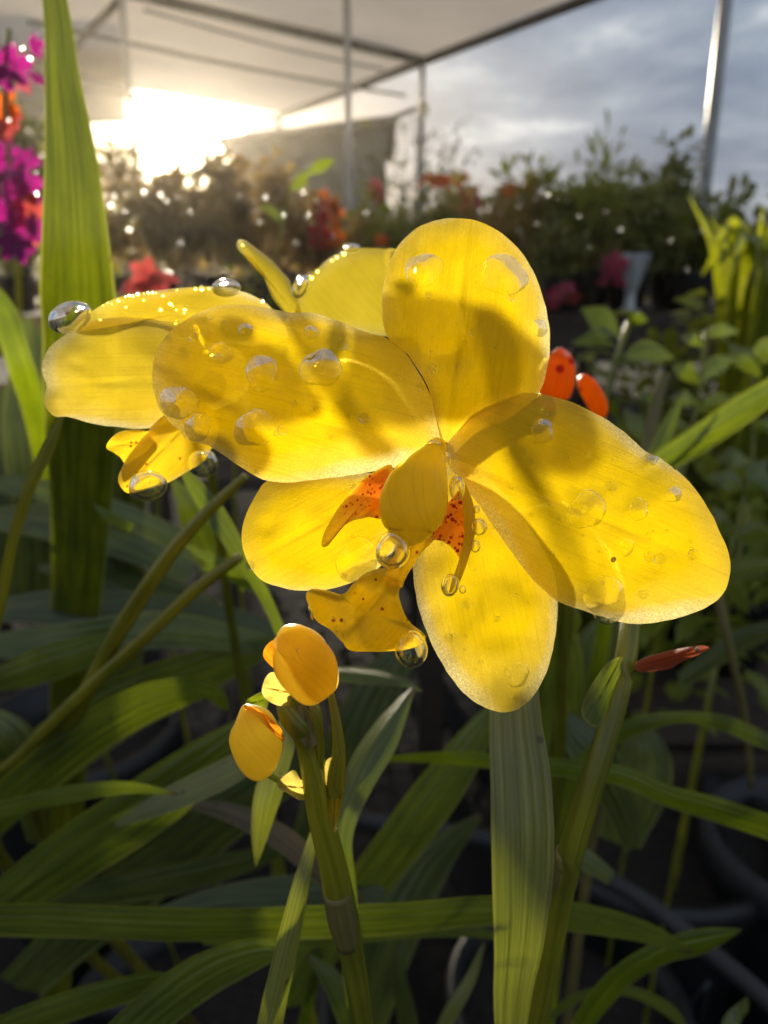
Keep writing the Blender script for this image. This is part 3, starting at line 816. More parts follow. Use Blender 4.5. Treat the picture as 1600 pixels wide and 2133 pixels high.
# ================================================================== BUD STALK PLANT
B = empty('orchid_plant', (-0.01, 0.28, 0), 'shorter orchid with closed yellow buds, below the open flower', 'orchid')
pot(B, (-0.12, 0.33, 0), 0.10, 0.2)
tube('stem', [P(612, 1440, .079), P(625, 1500, .080), P(645, 1580, .081), P(663, 1680, .083), P(690, 1790, .0855), P(712, 1890, .088), P(735, 2000, .091), P(755, 2133, .096), P(770, 2300, .104), (-.03, .14, .55), (-.12, .33, .17)],
     [W(16, .08), W(24, .08), W(23, .08), W(26, .083), W(29, .0855), W(31, .088), W(26, .09), W(22, .096), W(22, .1), .003, .004], 'stem', B, n=60, m=14)
tube('stem_node', [P(702, 1855, .0868), P(712, 1905, .0882), P(726, 1965, .0898)], [W(30, .087), W(32.5, .088), W(27, .09)], 'stem_brown', B, n=10, m=14)
# plump closed bud
def bud(name, axis, radii, mat, label=None, m=22):
    o = tube(name, axis, radii, mat, B, n=26, m=36, ribs=.13)
    if label: o['label'] = label
    return o
bud('bud', [P(550, 1612, .0800), P(545, 1604, .0795), P(538, 1575, .0782), P(533, 1535, .0775), P(524, 1500, .0776), P(514, 1480, .078), P(508, 1470, .0785)], [W(4, .08), W(26, .08), W(46, .078), W(53, .0775), W(42, .0775), W(20, .078), W(1, .078)], 'bud', 'plump closed yellow bud with a pointed tip')
blade('sepal_seam', [(508, 1470), (530, 1475), (560, 1492), (586, 1520), (590, 1545), (572, 1530), (545, 1505), (520, 1490)], (585, 1530), (510, 1472), .0752, .0768, 'bud_tip', B, centre=(550, 1504), cross=.0004, wave=.0001, n=48, rings=6)
tube('pedicel', [P(545, 1606, .080), P(575, 1622, .081), P(610, 1640, .0825), P(645, 1650, .083)], [W(6, .08), W(7, .08), W(8, .08), W(10, .08)], 'stem', B, n=10)
# opening bud on top
ob = bud('opening_bud', [P(660, 1450, .0795), P(655, 1440, .079), P(645, 1405, .0775), P(630, 1370, .0768), P(612, 1340, .0772), P(598, 1322, .078), P(592, 1316, .0785)], [W(6, .08), W(36, .079), W(58, .0775), W(62, .0768), W(50, .077), W(26, .078), W(1, .078)], 'bud', 'bud at the top, its sepals just parting')
blade('sepal', [(570, 1332), (600, 1316), (650, 1318), (685, 1345), (702, 1385), (706, 1420), (690, 1446), (655, 1452), (625, 1420), (600, 1380), (575, 1352)], (660, 1448), (590, 1318), .0765, .0755, 'bud', ob, bulge=-.0022, cross=.0028, curl=.0006, centre=(640, 1385), wave=.0004, n=80, rings=12, seed=21)
blade('sepal', [(548, 1365), (555, 1345), (575, 1332), (588, 1350), (608, 1385), (622, 1420), (612, 1428), (585, 1405), (562, 1385)], (618, 1424), (556, 1350), .0778, .0762, 'bud_tip', ob, bulge=-.0008, cross=.0012, centre=(582, 1380), wave=.0003, n=64, rings=8, seed=22)
blade('sepal', [(546, 1440), (552, 1412), (568, 1400), (600, 1415), (630, 1440), (620, 1465), (585, 1470), (556, 1458)], (628, 1445), (548, 1430), .0792, .0780, 'bud', ob, bulge=-.0006, centre=(585, 1437), wave=.0003, n=64, rings=8, seed=23)
blade('bract', [(512, 1462), (530, 1448), (552, 1440), (558, 1465), (545, 1485), (522, 1476)], (556, 1455), (514, 1465), .0815, .081, 'leaf_bright', B, centre=(538, 1463), wave=.0002, n=40, rings=5)
tube('bract', [P(592, 1450, .0800), P(606, 1480, .0798), P(626, 1512, .0798), P(642, 1560, .081)], [W(18, .08), W(30, .08), W(29, .08), W(12, .08)], 'stem', B, n=14, m=14)
blade('bract', [(610, 1475), (640, 1470), (662, 1500), (660, 1545), (640, 1560), (615, 1520)], (635, 1475), (645, 1558), .0782, .0790, 'stem_brown', B, centre=(638, 1512), cross=.0006, wave=.0002, n=40, rings=6)
tube('pedicel', [P(632, 1440, .0792), P(655, 1475, .0785), P(664, 1530, .0795), P(668, 1620, .082)], [W(8, .08), W(12, .08), W(11, .08), W(9, .08)], 'stem_yellow', B, n=14)
tube('pedicel', [P(688, 1440, .0800), P(700, 1500, .0805), P(706, 1560, .081), P(700, 1620, .082), P(695, 1700, .0835)], [W(8, .08), W(11, .08), W(14, .08), W(20, .082), W(14, .083)], 'stem_yellow', B, n=18)
blade('bract', [(678, 1590), (695, 1578), (712, 1590), (716, 1640), (708, 1700), (698, 1735), (688, 1710), (676, 1650)], (697, 1580), (698, 1735), .0808, .0825, 'bud', B, centre=(697, 1645), cross=.0008, wave=.0002, n=48, rings=7)
blade('bract', [(578, 1635), (600, 1610), (615, 1605), (628, 1625), (640, 1605), (655, 1632), (655, 1655), (630, 1667), (602, 1655)], (650, 1640), (585, 1635), .0818, .0805, 'bud', B, centre=(622, 1640), cross=.0008, wave=.0004, n=56, rings=7)['label'] = 'small curled yellow bract'
# its leaves
strap('leaf', [P(668, 1690, .0975), P(655, 1760, .095), P(628, 1880, .0925), P(600, 2000, .0925), P(568, 2140, .095), P(540, 2300, .1), (-.05, .15, .55), (-.11, .32, .18)], [W(4, .0975), W(18, .095), W(28, .0925), W(29, .0925), W(30, .095), W(28, .1), .0025, .003], 'leaf_pale', B, fold=.5, pleat=.02, n=50, m=16, seed=5.2, tilts=[.9, .9, .8, .6, .5, .3, 0, 0])
strap('leaf', [P(860, 1432, .130), P(790, 1530, .121), P(735, 1630, .115), P(705, 1740, .112), P(715, 1850, .112), P(728, 1990, .114), P(735, 2140, .12), (-.04, .2, .5), (-.12, .32, .18)], [W(6, .13), W(38, .121), W(36, .115), W(26, .112), W(24, .112), W(20, .114), W(18, .12), .003, .003], 'leaf', B, fold=.6, pleat=.02, n=50, m=16, seed=6.2, tilts=[-.6, -.7, -.6, -.5, -.4, 0, 0, 0, 0])
strap('leaf', [P(690, 1400, .15), P(760, 1405, .145), P(840, 1420, .14), P(880, 1440, .14)], [W(18, .15), W(22, .145), W(12, .14), W(2, .14)], 'leaf', B, fold=.3, n=24, seed=6.9, tilt=.9)
strap('leaf', [P(533, 1806, .115), P(545, 1740, .114), P(563, 1660, .114), P(590, 1570, .118), P(620, 1480, .125), P(700, 1420, .14)], [W(2, .115), W(20, .114), W(31, .114), W(28, .118), W(22, .125), W(10, .14)], 'leaf_pale', B, fold=.45, n=36, seed=7.2, tilt=-.5)
strap('leaf', [P(375, 970, .16), P(440, 1060, .155), P(510, 1170, .15), P(555, 1250, .15), P(585, 1320, .15), P(640, 1500, .16), P(690, 1800, .19), (-.1, .3, .2)], [W(8, .16), W(22, .155), W(15, .15), W(12, .15), W(11, .15), W(11, .16), W(12, .19), .003], 'leaf_bright', B, fold=.4, n=44, seed=8.2, tilt=.2)

# ================================================================== TALL LEAF, LEFT
C = empty('orchid_plant', (-0.25, 0.42, 0), 'orchid whose tall upright green leaf stands beside the magenta flowers', 'orchid')
pot(C, (-0.25, 0.42, 0), 0.10, 0.2)
strap('leaf', [P(105, -60, .150), P(122, 60, .148), P(130, 160, .147), P(148, 330, .147), P(157, 500, .149), P(162, 640, .155), P(165, 800, .175), P(165, 1000, .21), P(160, 1200, .26), P(150, 1400, .32), (-.22, .38, .3), (-.25, .42, .18)],
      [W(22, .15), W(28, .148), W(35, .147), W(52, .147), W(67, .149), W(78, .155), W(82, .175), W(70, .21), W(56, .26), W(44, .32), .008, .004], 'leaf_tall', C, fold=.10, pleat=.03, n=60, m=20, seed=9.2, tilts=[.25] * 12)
for (pts, w, mat, tl) in [
    ([(-60, 560, .26), (0, 640, .25), (35, 740, .245), (60, 820, .25), (90, 1000, .28)], 24, 'leaf_bright', .2),
    ([(130, 865, .12), (100, 930, .122), (55, 1030, .126), (25, 1130, .132), (0, 1260, .14), (-30, 1400, .15)], 14, 'stem_yellow', 0),
    ([(-80, 1002, .3), (60, 1012, .29), (200, 1050, .28), (330, 1105, .28), (450, 1165, .28), (560, 1230, .3)], 26, 'leaf', .5),
    ([(-80, 1075, .34), (100, 1080, .33), (260, 1120, .33), (400, 1190, .34)], 46, 'leaf', .7),
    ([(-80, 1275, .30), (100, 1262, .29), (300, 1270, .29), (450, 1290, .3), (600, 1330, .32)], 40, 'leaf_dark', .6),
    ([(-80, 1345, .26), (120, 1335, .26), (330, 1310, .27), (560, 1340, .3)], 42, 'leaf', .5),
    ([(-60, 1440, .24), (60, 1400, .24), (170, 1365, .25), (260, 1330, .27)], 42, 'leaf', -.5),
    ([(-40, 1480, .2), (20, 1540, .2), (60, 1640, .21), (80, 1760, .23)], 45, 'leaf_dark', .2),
    ([(262, 610, .30), (255, 700, .30), (245, 830, .305), (240, 1000, .32), (235, 1200, .36)], 72, 'leaf_dark', .1),  # hidden leaf, added to shade the lower part of the tall leaf
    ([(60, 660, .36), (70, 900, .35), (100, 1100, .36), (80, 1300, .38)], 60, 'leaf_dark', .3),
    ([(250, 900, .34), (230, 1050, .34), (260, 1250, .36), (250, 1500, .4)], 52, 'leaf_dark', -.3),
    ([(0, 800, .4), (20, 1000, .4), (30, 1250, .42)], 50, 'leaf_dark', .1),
]:
    strap('leaf', [P(*p) for p in pts], [W(w * f, pts[0][2]) for f in ([.35] + [1] * (len(pts) - 2) + [.6])], mat, C, tilt=tl, fold=.2, n=30, m=20, seed=rnd.random() * 20)

# cut stalks crossing behind
D = empty('orchid_plant', (-0.16, 0.5, 0), 'leafy orchid with two yellowish bare flower stalks, low on the left', 'orchid')
pot(D, (-0.16, 0.5, 0), 0.11, 0.2)
tube('stalk', [P(512, 992, .135), P(470, 1030, .137), P(400, 1100, .14), P(330, 1190, .145), P(240, 1330, .155), P(160, 1480, .17), P(60, 1640, .2), (-.16, .5, .18)], [W(8, .135), W(11, .137), W(14, .14), W(16, .145), W(18, .155), W(18, .17), W(17, .2), .004], 'stem_yellow', D, n=40)
tube('stalk', [P(500, 1160, .138), P(450, 1195, .14), P(400, 1235, .143), P(300, 1330, .15), P(190, 1430, .16), P(60, 1560, .18), P(-40, 1700, .22), (-.18, .5, .18)], [W(10, .138), W(13, .14), W(13, .143), W(14, .15), W(15, .16), W(15, .18), W(14, .22), .004], 'stem_yellow', D, n=40)
for (pts, w, mat, tl) in [
    ([(600, 1330, .3), (430, 1400, .29), (250, 1480, .29), (80, 1600, .3), (-100, 1750, .32)], 70, 'leaf', .5),
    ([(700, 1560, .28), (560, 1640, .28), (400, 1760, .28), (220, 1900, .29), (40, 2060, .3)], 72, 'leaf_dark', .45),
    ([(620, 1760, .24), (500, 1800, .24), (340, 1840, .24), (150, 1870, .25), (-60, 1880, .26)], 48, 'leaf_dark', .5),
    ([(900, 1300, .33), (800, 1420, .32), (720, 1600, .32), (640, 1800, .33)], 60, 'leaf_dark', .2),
    ([(1000, 1700, .3), (900, 1800, .3), (820, 1950, .3), (760, 2150, .31)], 60, 'leaf_dark', .2),
    ([(80, 1180, .36), (200, 1200, .35), (380, 1260, .35), (540, 1360, .36)], 44, 'leaf', .5),
    ([(195, 1050, .17), (225, 1075, .17), (275, 1102, .172)], 14, 'leaf_bright', 0),
    ([(380, 1130, .2), (440, 1165, .198), (520, 1195, .2)], 16, 'leaf_bright', .2),
    ([(405, 1195, .19), (455, 1180, .19), (515, 1225, .195)], 14, 'leaf_bright', 0),
    ([(360, 1000, .24), (400, 1060, .24), (430, 1130, .25), (470, 1200, .26)], 40, 'leaf', .2),
    ([(470, 1480, .185), (430, 1450, .18), (330, 1462, .175), (200, 1530, .175), (60, 1640, .18), (-80, 1780, .2)], 58, 'leaf', .75),
    ([(560, 1480, .165), (440, 1580, .16), (300, 1690, .16), (140, 1800, .165), (-80, 1960, .18)], 74, 'leaf', .5),
    ([(370, 1655, .142), (270, 1642, .14), (150, 1655, .14), (0, 1690, .145), (-100, 1720, .15)], 24, 'leaf', .5),
    ([(240, 1720, .15), (330, 1675, .148), (450, 1620, .15), (560, 1560, .155)], 30, 'leaf_pale', .4),
    ([(370, 1672, .18), (470, 1690, .178), (570, 1735, .18), (660, 1805, .185), (760, 1900, .2)], 24, 'leaf_dead', .5),
    ([(270, 1920, .2), (450, 1880, .2), (650, 1865, .2), (800, 1880, .2)], 40, 'leaf_dark', .5),
    ([(1440, 1985, 0.16), (1330, 1945, 0.155), (1180, 1915, 0.15), (1010, 1905, 0.145), (830, 1920, 0.14), (650, 1930, 0.135), (450, 1935, 0.13), (250, 1930, 0.127), (60, 1925, 0.127), (-100, 1925, 0.128)], 52, 'leaf', .55),
    ([(610, 1985, .118), (540, 1990, .117), (440, 2030, .117), (340, 2100, .118), (240, 2200, .12), (160, 2320, .13)], 62, 'leaf', .45),
    ([(420, 2040, .135), (320, 2050, .134), (200, 2085, .134), (60, 2130, .136), (-80, 2190, .14)], 48, 'leaf', .5),
    ([(1080, 1970, 0.175), (1000, 1945, 0.17), (820, 1945, 0.168), (620, 1965, 0.168), (420, 1960, 0.17)], 20, 'leaf', .4),
    ([(640, 1990, .16), (690, 2040, .16), (730, 2120, .162), (760, 2230, .17)], 28, 'leaf', .2),
    ([(1060, 1440, .2), (980, 1560, .195), (890, 1690, .195), (800, 1810, .2), (700, 1940, .21), (600, 2100, .23)], 62, 'leaf', .45),
    ([(850, 1940, .24), (830, 2020, .24), (850, 2133, .25), (850, 2250, .27)], 20, 'leaf_dark', 0),
    ([(1010, 1960, .2), (980, 2040, .2), (935, 2120, .2), (900, 2220, .21)], 16, 'leaf_pale', 0),
]:
    strap('leaf', [P(*p) for p in pts], [W(w * f, pts[0][2]) for f in ([.15, .75] + [1] * (len(pts) - 3) + [.75])], mat, D, tilt=tl, fold=.16, n=34, m=20, seed=rnd.random() * 20)

E = empty('orchid_plant', (0.16, 0.52, 0), 'orchid leaves arching over the pots in the lower right corner', 'orchid')
pot(E, (0.16, 0.52, 0), 0.10, 0.2)
for (pts, w, mat, tl) in [
    ([(1545, 1938, .165), (1470, 1965, .163), (1390, 1985, .162), (1310, 2030, .163), (1250, 2090, .166), (1180, 2200, .175)], 34, 'leaf_bright', .3),
    ([(1440, 2160, .19), (1390, 2105, .188), (1310, 2068, .187), (1220, 2075, .188), (1150, 2120, .19), (1120, 2200, .2)], 18, 'leaf', .5),
    ([(1170, 1755, .22), (1220, 1790, .218), (1275, 1830, .22)], 20, 'leaf', .3),
    ([(1490, 2180, .2), (1530, 2130, .2), (1560, 2090, .21)], 20, 'leaf', .3),
    ([(1190, 1240, .17), (1180, 1290, .17), (1160, 1340, .175), (1140, 1420, .18), (1120, 1600, .2)], 34, 'leaf', .1),
    ([(640, 680, .2), (700, 800, .2), (765, 930, .2), (850, 1060, .205), (1000, 1200, .215), (1140, 1330, .23), (1180, 1500, .26)], 80, 'leaf', .15),  # added behind the flower to cast shade on the broad leaf
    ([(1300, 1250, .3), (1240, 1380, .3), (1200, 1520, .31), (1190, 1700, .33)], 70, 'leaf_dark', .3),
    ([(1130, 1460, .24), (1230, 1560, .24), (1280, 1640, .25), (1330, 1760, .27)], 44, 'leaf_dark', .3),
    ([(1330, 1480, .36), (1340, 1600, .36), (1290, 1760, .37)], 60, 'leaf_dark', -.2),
    ([(1660, 1170, .34), (1560, 1185, .33), (1440, 1230, .33), (1350, 1320, .34)], 22, 'leaf', .4),
    ([(1680, 1300, .4), (1560, 1330, .4), (1420, 1420, .4)], 30, 'leaf_dark', .4),
]:
    strap('leaf', [P(*p) for p in pts], [W(w * f, pts[0][2]) for f in ([.12] + [1] * (len(pts) - 2) + [.75])], mat, E, tilt=tl, fold=.2, n=30, m=20, seed=rnd.random() * 20)
tube('dry_stem', [P(1490, 1220, .30), P(1515, 1330, .30), P(1545, 1460, .31), P(1560, 1560, .32), P(1565, 1640, .33)], [W(10, .3), W(9, .3), W(8, .3), W(7, .3), W(6, .3)], 'stem_brown', E, n=16)
# ================================================================== MIDDLE DISTANCE AND BACKGROUND PLANTS
SHARED = {}

def flower_data(mat, k=5):
    key = (mat, k)
    if key in SHARED:
        return SHARED[key]
    V, F, U1, U2 = [], [], [], []
    for i in range(k):
        a = i / k * 2 * math.pi + 0.2 * rnd.random()
        ca, sa = math.cos(a), math.sin(a)
        b = len(V)
        w = 0.36 + 0.08 * rnd.random()
        for (t, s, z) in [(0.02, .04, 0), (.35, .75, .10), (.7, 1, .14), (.95, .55, .02), (1.02, 0, -.06)]:
            for sg in (-1, 0, 1):
                x, y = t, sg * s * w
                V.append((x * ca - y * sa, x * sa + y * ca, z + (0.05 if sg == 0 else 0.0) - 0.12 * rnd.random() * t))
                U1.append((max(t * .9, abs(sg) * .8), 0)); U2.append((t, sg * .5))
        for r_ in range(4):
            for c_ in range(2):
                q = b + r_ * 3 + c_
                F.append((q, q + 1, q + 4, q + 3))
    b = len(V)                                   # throat
    for j in range(8):
        a = j / 8 * 2 * math.pi
        V.append((.14 * math.cos(a), .14 * math.sin(a), .05)); U1.append((0, 0)); U2.append((0, 0))
    for j in range(8):
        a = j / 8 * 2 * math.pi
        V.append((.05 * math.cos(a), .05 * math.sin(a), .22)); U1.append((0, 0)); U2.append((0, 0))
    for j in range(8):
        F.append((b + j, b + (j + 1) % 8, b + 8 + (j + 1) % 8, b + 8 + j))
    o = mesh('blossom', V, F, mat, None, {'rim': U1, 'axis': U2})
    SHARED[key] = o.data
    COL.objects.unlink(o)
    bpy.data.objects.remove(o)
    return SHARED[key]


def blossom(parent, p, size, mat, k=5, face=None):
    o = bpy.data.objects.new('blossom', flower_data(mat, k))
    COL.objects.link(o)
    o.parent = parent
    o.matrix_parent_inverse = Matrix.Translation(parent.location).inverted()
    f = face or Vector((rnd.uniform(-.7, .7), -1 + rnd.uniform(-.2, .8), rnd.uniform(-.4, .8)))
    o.location = p
    o.rotation_euler = f.to_track_quat('Z', 'Y').to_euler()
    o.scale = (size,) * 3
    return o


def leaf_cloud(name, parent, pts, size, mat, slim=0.42, up=0.3, droop=0.0, seed=0):
    rg = random.Random(seed)
    V, F = [], []
    for (p, out_) in pts:
        d = (out_ * 0.8 + Vector((rg.gauss(0, .6), rg.gauss(0, .6), rg.gauss(up, .5)))).normalized()
        s = d.cross(Vector((rg.gauss(0, .3), rg.gauss(0, .3), 1))).normalized()
        nn = s.cross(d)
        L = size * rg.uniform(.55, 1.3)
        w = L * slim * rg.uniform(.8, 1.2) * .5
        b = len(V)
        V += [p, p + d * L * .35 + s * w + nn * w * .3, p + d * L * .38 - nn * 0.0, p + d * L * .35 - s * w + nn * w * .3,
              p + d * L * .72 + s * w * .75 + nn * w * .2 - Vector((0, 0, droop * L * .3)), p + d * L * .75 - Vector((0, 0, droop * L * .3)), p + d * L * .72 - s * w * .75 + nn * w * .2 - Vector((0, 0, droop * L * .3)),
              p + d * L - Vector((0, 0, droop * L * .7))]
        F += [(b, b + 1, b + 2), (b, b + 2, b + 3), (b + 1, b + 4, b + 5, b + 2), (b + 2, b + 5, b + 6, b + 3), (b + 4, b + 7, b + 5), (b + 5, b + 7, b + 6)]
    o = mesh(name, V, F, mat, parent)
    return o


def dew(parent, pts, r, seed=0):
    """small domed drops on the leaves, bulging towards the open side"""
    rg = random.Random(seed)
    V, F = [], []
    m = 8
    for p in pts:
        rr = r * rg.choice([.35, .5, .6, .8, 1.0, 1.2])
        n_ = (CAMP - p).normalized() + Vector((rg.gauss(0, .25), rg.gauss(0, .25), rg.gauss(.15, .25)))
        n_.normalize()
        a_ = n_.orthogonal().normalized(); b_ = n_.cross(a_)
        b = len(V)
        for k in range(4):
            ph = math.pi / 2 * k / 4
            for j in range(m):
                an = j / m * 2 * math.pi
                V.append(p + (a_ * math.cos(an) + b_ * math.sin(an)) * (math.cos(ph) * rr) + n_ * (math.sin(ph) * rr * .9))
        V.append(p + n_ * rr * .9)
        for k in range(3):
            for j in range(m):
                j2 = (j + 1) % m
                F.append((b + k * m + j, b + k * m + j2, b + (k + 1) * m + j2, b + (k + 1) * m + j))
        for j in range(m):
            F.append((b + 4 * m, b + 3 * m + j, b + 3 * m + (j + 1) % m))
    o = mesh('dew', V, F, 'dew', parent)
    o['kind'] = 'stuff'
    return o


def dewy_twigs(parent, base, spots, d, r, seed):
    """thin twigs of a plant, each tipped with a drop"""
    rg = random.Random(seed)
    V, F, tips = [], [], []
    base = Vector(base)
    for (px, py) in spots:
        t = P(px, py, d + rg.uniform(-.12, .12))
        tips.append(t)
        md = base.lerp(t, .6) + Vector((rg.gauss(0, .02), rg.gauss(0, .02), -.03))
        k0 = len(V)
        for q_, q in enumerate(catmull([tuple(base), tuple(md), tuple(t)], 6)):
            r_ = .0011 * (1 - .7 * q_ / 6)
            for j in range(4):
                an = j / 4 * 6.283
                V.append(Vector(q) + Vector((math.cos(an) * r_, math.sin(an) * r_, 0)))
        for q_ in range(6):
            for j in range(4):
                F.append((k0 + q_ * 4 + j, k0 + q_ * 4 + (j + 1) % 4, k0 + q_ * 4 + 4 + (j + 1) % 4, k0 + q_ * 4 + 4 + j))
    mesh('twigs', V, F, 'twig', parent)
    dew(parent, tips, r, seed)


def plant(name, base, height, radius, mat, leaf, count, label, cat='plant', flowers=(), potc=None, slim=.42, up=.3, droop=.2,
          stems=9, dewn=0, dewr=.0016, seed=0, group=None, fk=5, lean=(0, 0), shape=.55):
    rg = random.Random(seed * 77 + 5)
    e = empty(name, base, label, cat, group)
    base = Vector(base)
    ph = 0.0
    if potc:
        ph = potc[1] * .85
        pot(e, base, potc[0], potc[1], potc[2], potc[2])
    tips = []
    V, F = [], []
    pts = []
    for i in range(stems):
        a = rg.uniform(0, 2 * math.pi)
        rr = radius * math.sqrt(rg.random())
        hh = height * rg.uniform(.6, 1.05) * (1 - .35 * (rr / radius) ** 2)
        b0 = base + Vector((0, 0, ph)) + Vector((math.cos(a), math.sin(a), 0)) * (potc[0] * .5 if potc else radius * .15)
        tp = base + Vector((math.cos(a) * rr + lean[0], math.sin(a) * rr + lean[1], max(hh, ph + .05)))
        md = (b0 + tp) / 2 + Vector((rg.gauss(0, .08), rg.gauss(0, .08), .05)) * radius
        path = [Vector(q) for q in catmull([tuple(b0), tuple(md), tuple(tp)], 8)]
        k0 = len(V)
        for q_, q in enumerate(path):
            r_ = (.0032 if height < 1 else .012) * (1 - .75 * q_ / 8) * (0.6 + leaf * 4)
            for j in range(5):
                an = j / 5 * 2 * math.pi
                V.append(q + Vector((math.cos(an) * r_, math.sin(an) * r_, 0)))
        for q_ in range(8):
            for j in range(5):
                F.append((k0 + q_ * 5 + j, k0 + q_ * 5 + (j + 1) % 5, k0 + q_ * 5 + 5 + (j + 1) % 5, k0 + q_ * 5 + 5 + j))
        tips.append(tp)
        for c in range(count // stems):
            t = 1 - (rg.random() ** 1.3) * (1 - (1 - shape))
            x = t * 8
            i0 = min(int(x), 7)
            q = path[i0].lerp(path[i0 + 1], x - i0)
            off = Vector((rg.gauss(0, 1), rg.gauss(0, 1), rg.gauss(0, .7))) * radius * .13
            pts.append((q + off, off.normalized() if off.length > 0 else Vector((0, 0, 1))))
    if stems:
        mesh('stems', V, F, 'twig' if mat in ('fol_c', 'twig') else 'stem', e, {'axis': [(0, 0)] * len(V), 'rim': [(0, 0)] * len(V)})
    if count:
        f = leaf_cloud('foliage', e, pts, leaf, mat, slim, up, droop, seed)
        f['kind'] = 'stuff'
    if dewn:
        sel = rg.sample(pts, min(dewn, len(pts)))
        dew(e, [p + Vector((0, 0, leaf * .2)) for p, _ in sel], dewr, seed)
    for (px, py, d, size, fm) in flowers:
        blossom(e, P(px, py, d), size, fm, fk)
        # short flower stalk down into the plant
        t = P(px, py, d)
        g = base + Vector((0, 0, max(ph, height * .5)))
        tube('flower_stalk', [t, t.lerp(g, .4) + Vector((0, 0, -.02)), g], [.0012, .0016, .002], 'stem', e, n=5, m=5)
    return e


def on_bench(px, d, z):
    p = P(px, 577, d)
    return (p.x, p.y, z)

# ---- near bench at the right (top 0.72 m)
BZ1 = .722
plant('potted_plant', on_bench(1140, 2.05, BZ1), .38, .17, 'fol_a', 0.043, 884, 'leafy green plant in a white pot on the bench, just above the dorsal petal tip', potc=(.042, .085, 'white_pot'), seed=1, dewn=24, dewr=.004, lean=(.05, 0))
plant('potted_plant', on_bench(1310, 1.85, BZ1 - .0), .30, .13, 'fol_d', 0.036, 510, 'dark leaved plant with pink flowers beside the tall white cup', flowers=[(1280, 552, 1.7, .032, 'pink'), (1262, 572, 1.72, .028, 'pink'), (1296, 575, 1.72, .026, 'pink')], potc=(.05, .09, 'black_pot'), seed=2)
plant('potted_plant', on_bench(1175, 1.82, BZ1), .22, .10, 'fol_d', 0.036, 374, 'low dark plant with dusty pink blooms at the bench edge', flowers=[(1170, 605, 1.72, .034, 'pink'), (1150, 622, 1.73, .028, 'pink'), (1190, 620, 1.74, .026, 'coral')], potc=(.05, .08, 'black_pot'), seed=3)
plant('potted_plant', on_bench(1235, 2.2, BZ1), .42, .16, 'fol_a', 0.050, 714, 'upright green plant with a dark red bloom, behind the white cup', flowers=[(1228, 530, 1.95, .03, 'coral')], potc=(.06, .1, 'black_pot'), seed=4, slim=.2, up=.9, dewn=14, dewr=.004)
plant('potted_plant', on_bench(1400, 2.1, BZ1), .40, .18, 'fol_g', 0.043, 952, 'grey green bushy plant in front of the steel pole', potc=(.06, .1, 'black_pot'), seed=5, dewn=18, dewr=.004)
plant('potted_plant', on_bench(1440, 1.85, BZ1), .26, .16, 'fol_a', 0.036, 816, 'low bright green plant at the foot of the steel pole', potc=(.06, .09, 'black_pot'), seed=6, dewn=14, dewr=.003)
plant('potted_plant', on_bench(1560, 2.0, BZ1), .30, .16, 'fol_a', 0.040, 714, 'green plant half out of frame below the yellow fronds', potc=(.06, .09, 'black_pot'), seed=7)
plant('potted_plant', on_bench(1050, 1.95, BZ1), .36, .15, 'fol_c', 0.040, 714, 'brownish plant with a rusty upright spike, right of the orange flowers', potc=(.06, .1, 'black_pot'), seed=8, slim=.25, up=.8, flowers=[(1062, 395, 2.0, .022, 'orange'), (1055, 425, 2.0, .022, 'orange')])
plant('potted_plant', on_bench(985, 2.3, BZ1), .40, .17, 'fol_a', 0.043, 782, 'green plant carrying a coral pink bloom above the yellow petal', flowers=[(980, 418, 2.15, .042, 'coral'), (992, 428, 2.15, .03, 'pink')], potc=(.06, .1, 'black_pot'), seed=9, dewn=12, dewr=.004)
# tall white cup: a cone shaped pot on its stand
cup = empty('white_cup', on_bench(1318, 1.72, BZ1), 'tall white cone shaped cup with nothing in it, at the bench edge', 'cup')
cz = P(1318, 560, 1.72)
lathe('cup_bowl', [(.012, -.03), (.024, .0), (.036, .045), (.038, .052), (.035, .052), (.022, .0), (.002, -.02)], (cz.x, cz.y, cz.z - .02), 'white_pot', cup)
lathe('cup_foot', [(.024, 0), (.024, .006), (.012, .012), (.011, max(.02, cz.z - .05 - BZ1))], (cz.x, cz.y, BZ1), 'white_pot', cup)
# yellow lit fronds at the far right
def fronds(name, base, spec, mat, label, potr=.07, w=.012, cat='plant'):
    e = empty(name, base, label, cat)
    pot(e, Vector(base), potr, .1)
    b = Vector(base) + Vector((0, 0, .09))
    for (px, py, d, sag) in spec:
        t = P(px, py, d)
        md = b.lerp(t, .6) + Vector((0, 0, sag))
        strap('frond', [b, b.lerp(md, .5) + Vector((0, 0, sag * .4)), md, t], [w * .5, w, w * 1.0, w * .08], mat, e, fold=.3, n=16, m=6, tilt=rnd.uniform(-.6, .6), seed=rnd.random() * 9)
    return e
fronds('frond_plant', (P(1590, 577, .82).x, P(1590, 577, .82).y, .35), [(1436, 408, .74, .12), (1462, 575, .70, .19), (1474, 510, .72, .17), (1500, 620, .68, .19), (1520, 485, .78, .14), (1560, 470, .80, .11), (1640, 470, .82, .10), (1600, 590, .66, .17), (1540, 630, .68, .19), (1660, 550, .72, .15), (1500, 540, .80, .16), (1550, 545, .70, .16), (1620, 530, .70, .14), (1590, 425, .8, .1), (1565, 500, .66, .15), (1535, 455, .82, .11), (1488, 560, .76, .17), (1610, 450, .76, .1), (1585, 520, .68, .15), (1515, 585, .66, .18), (1570, 600, .64, .18), (1480, 450, .8, .13), (1530, 530, .64, .16), (1630, 600, .62, .18), (1600, 480, .62, .13)], 'frond', 'sunlit yellow green plant with arching fronds, right edge', w=.0085)
pd = empty('plant_crate', (P(1590, 577, .82).x, P(1590, 577, .82).y, 0), 'dark upturned crate carrying the yellow green fronds', 'crate')
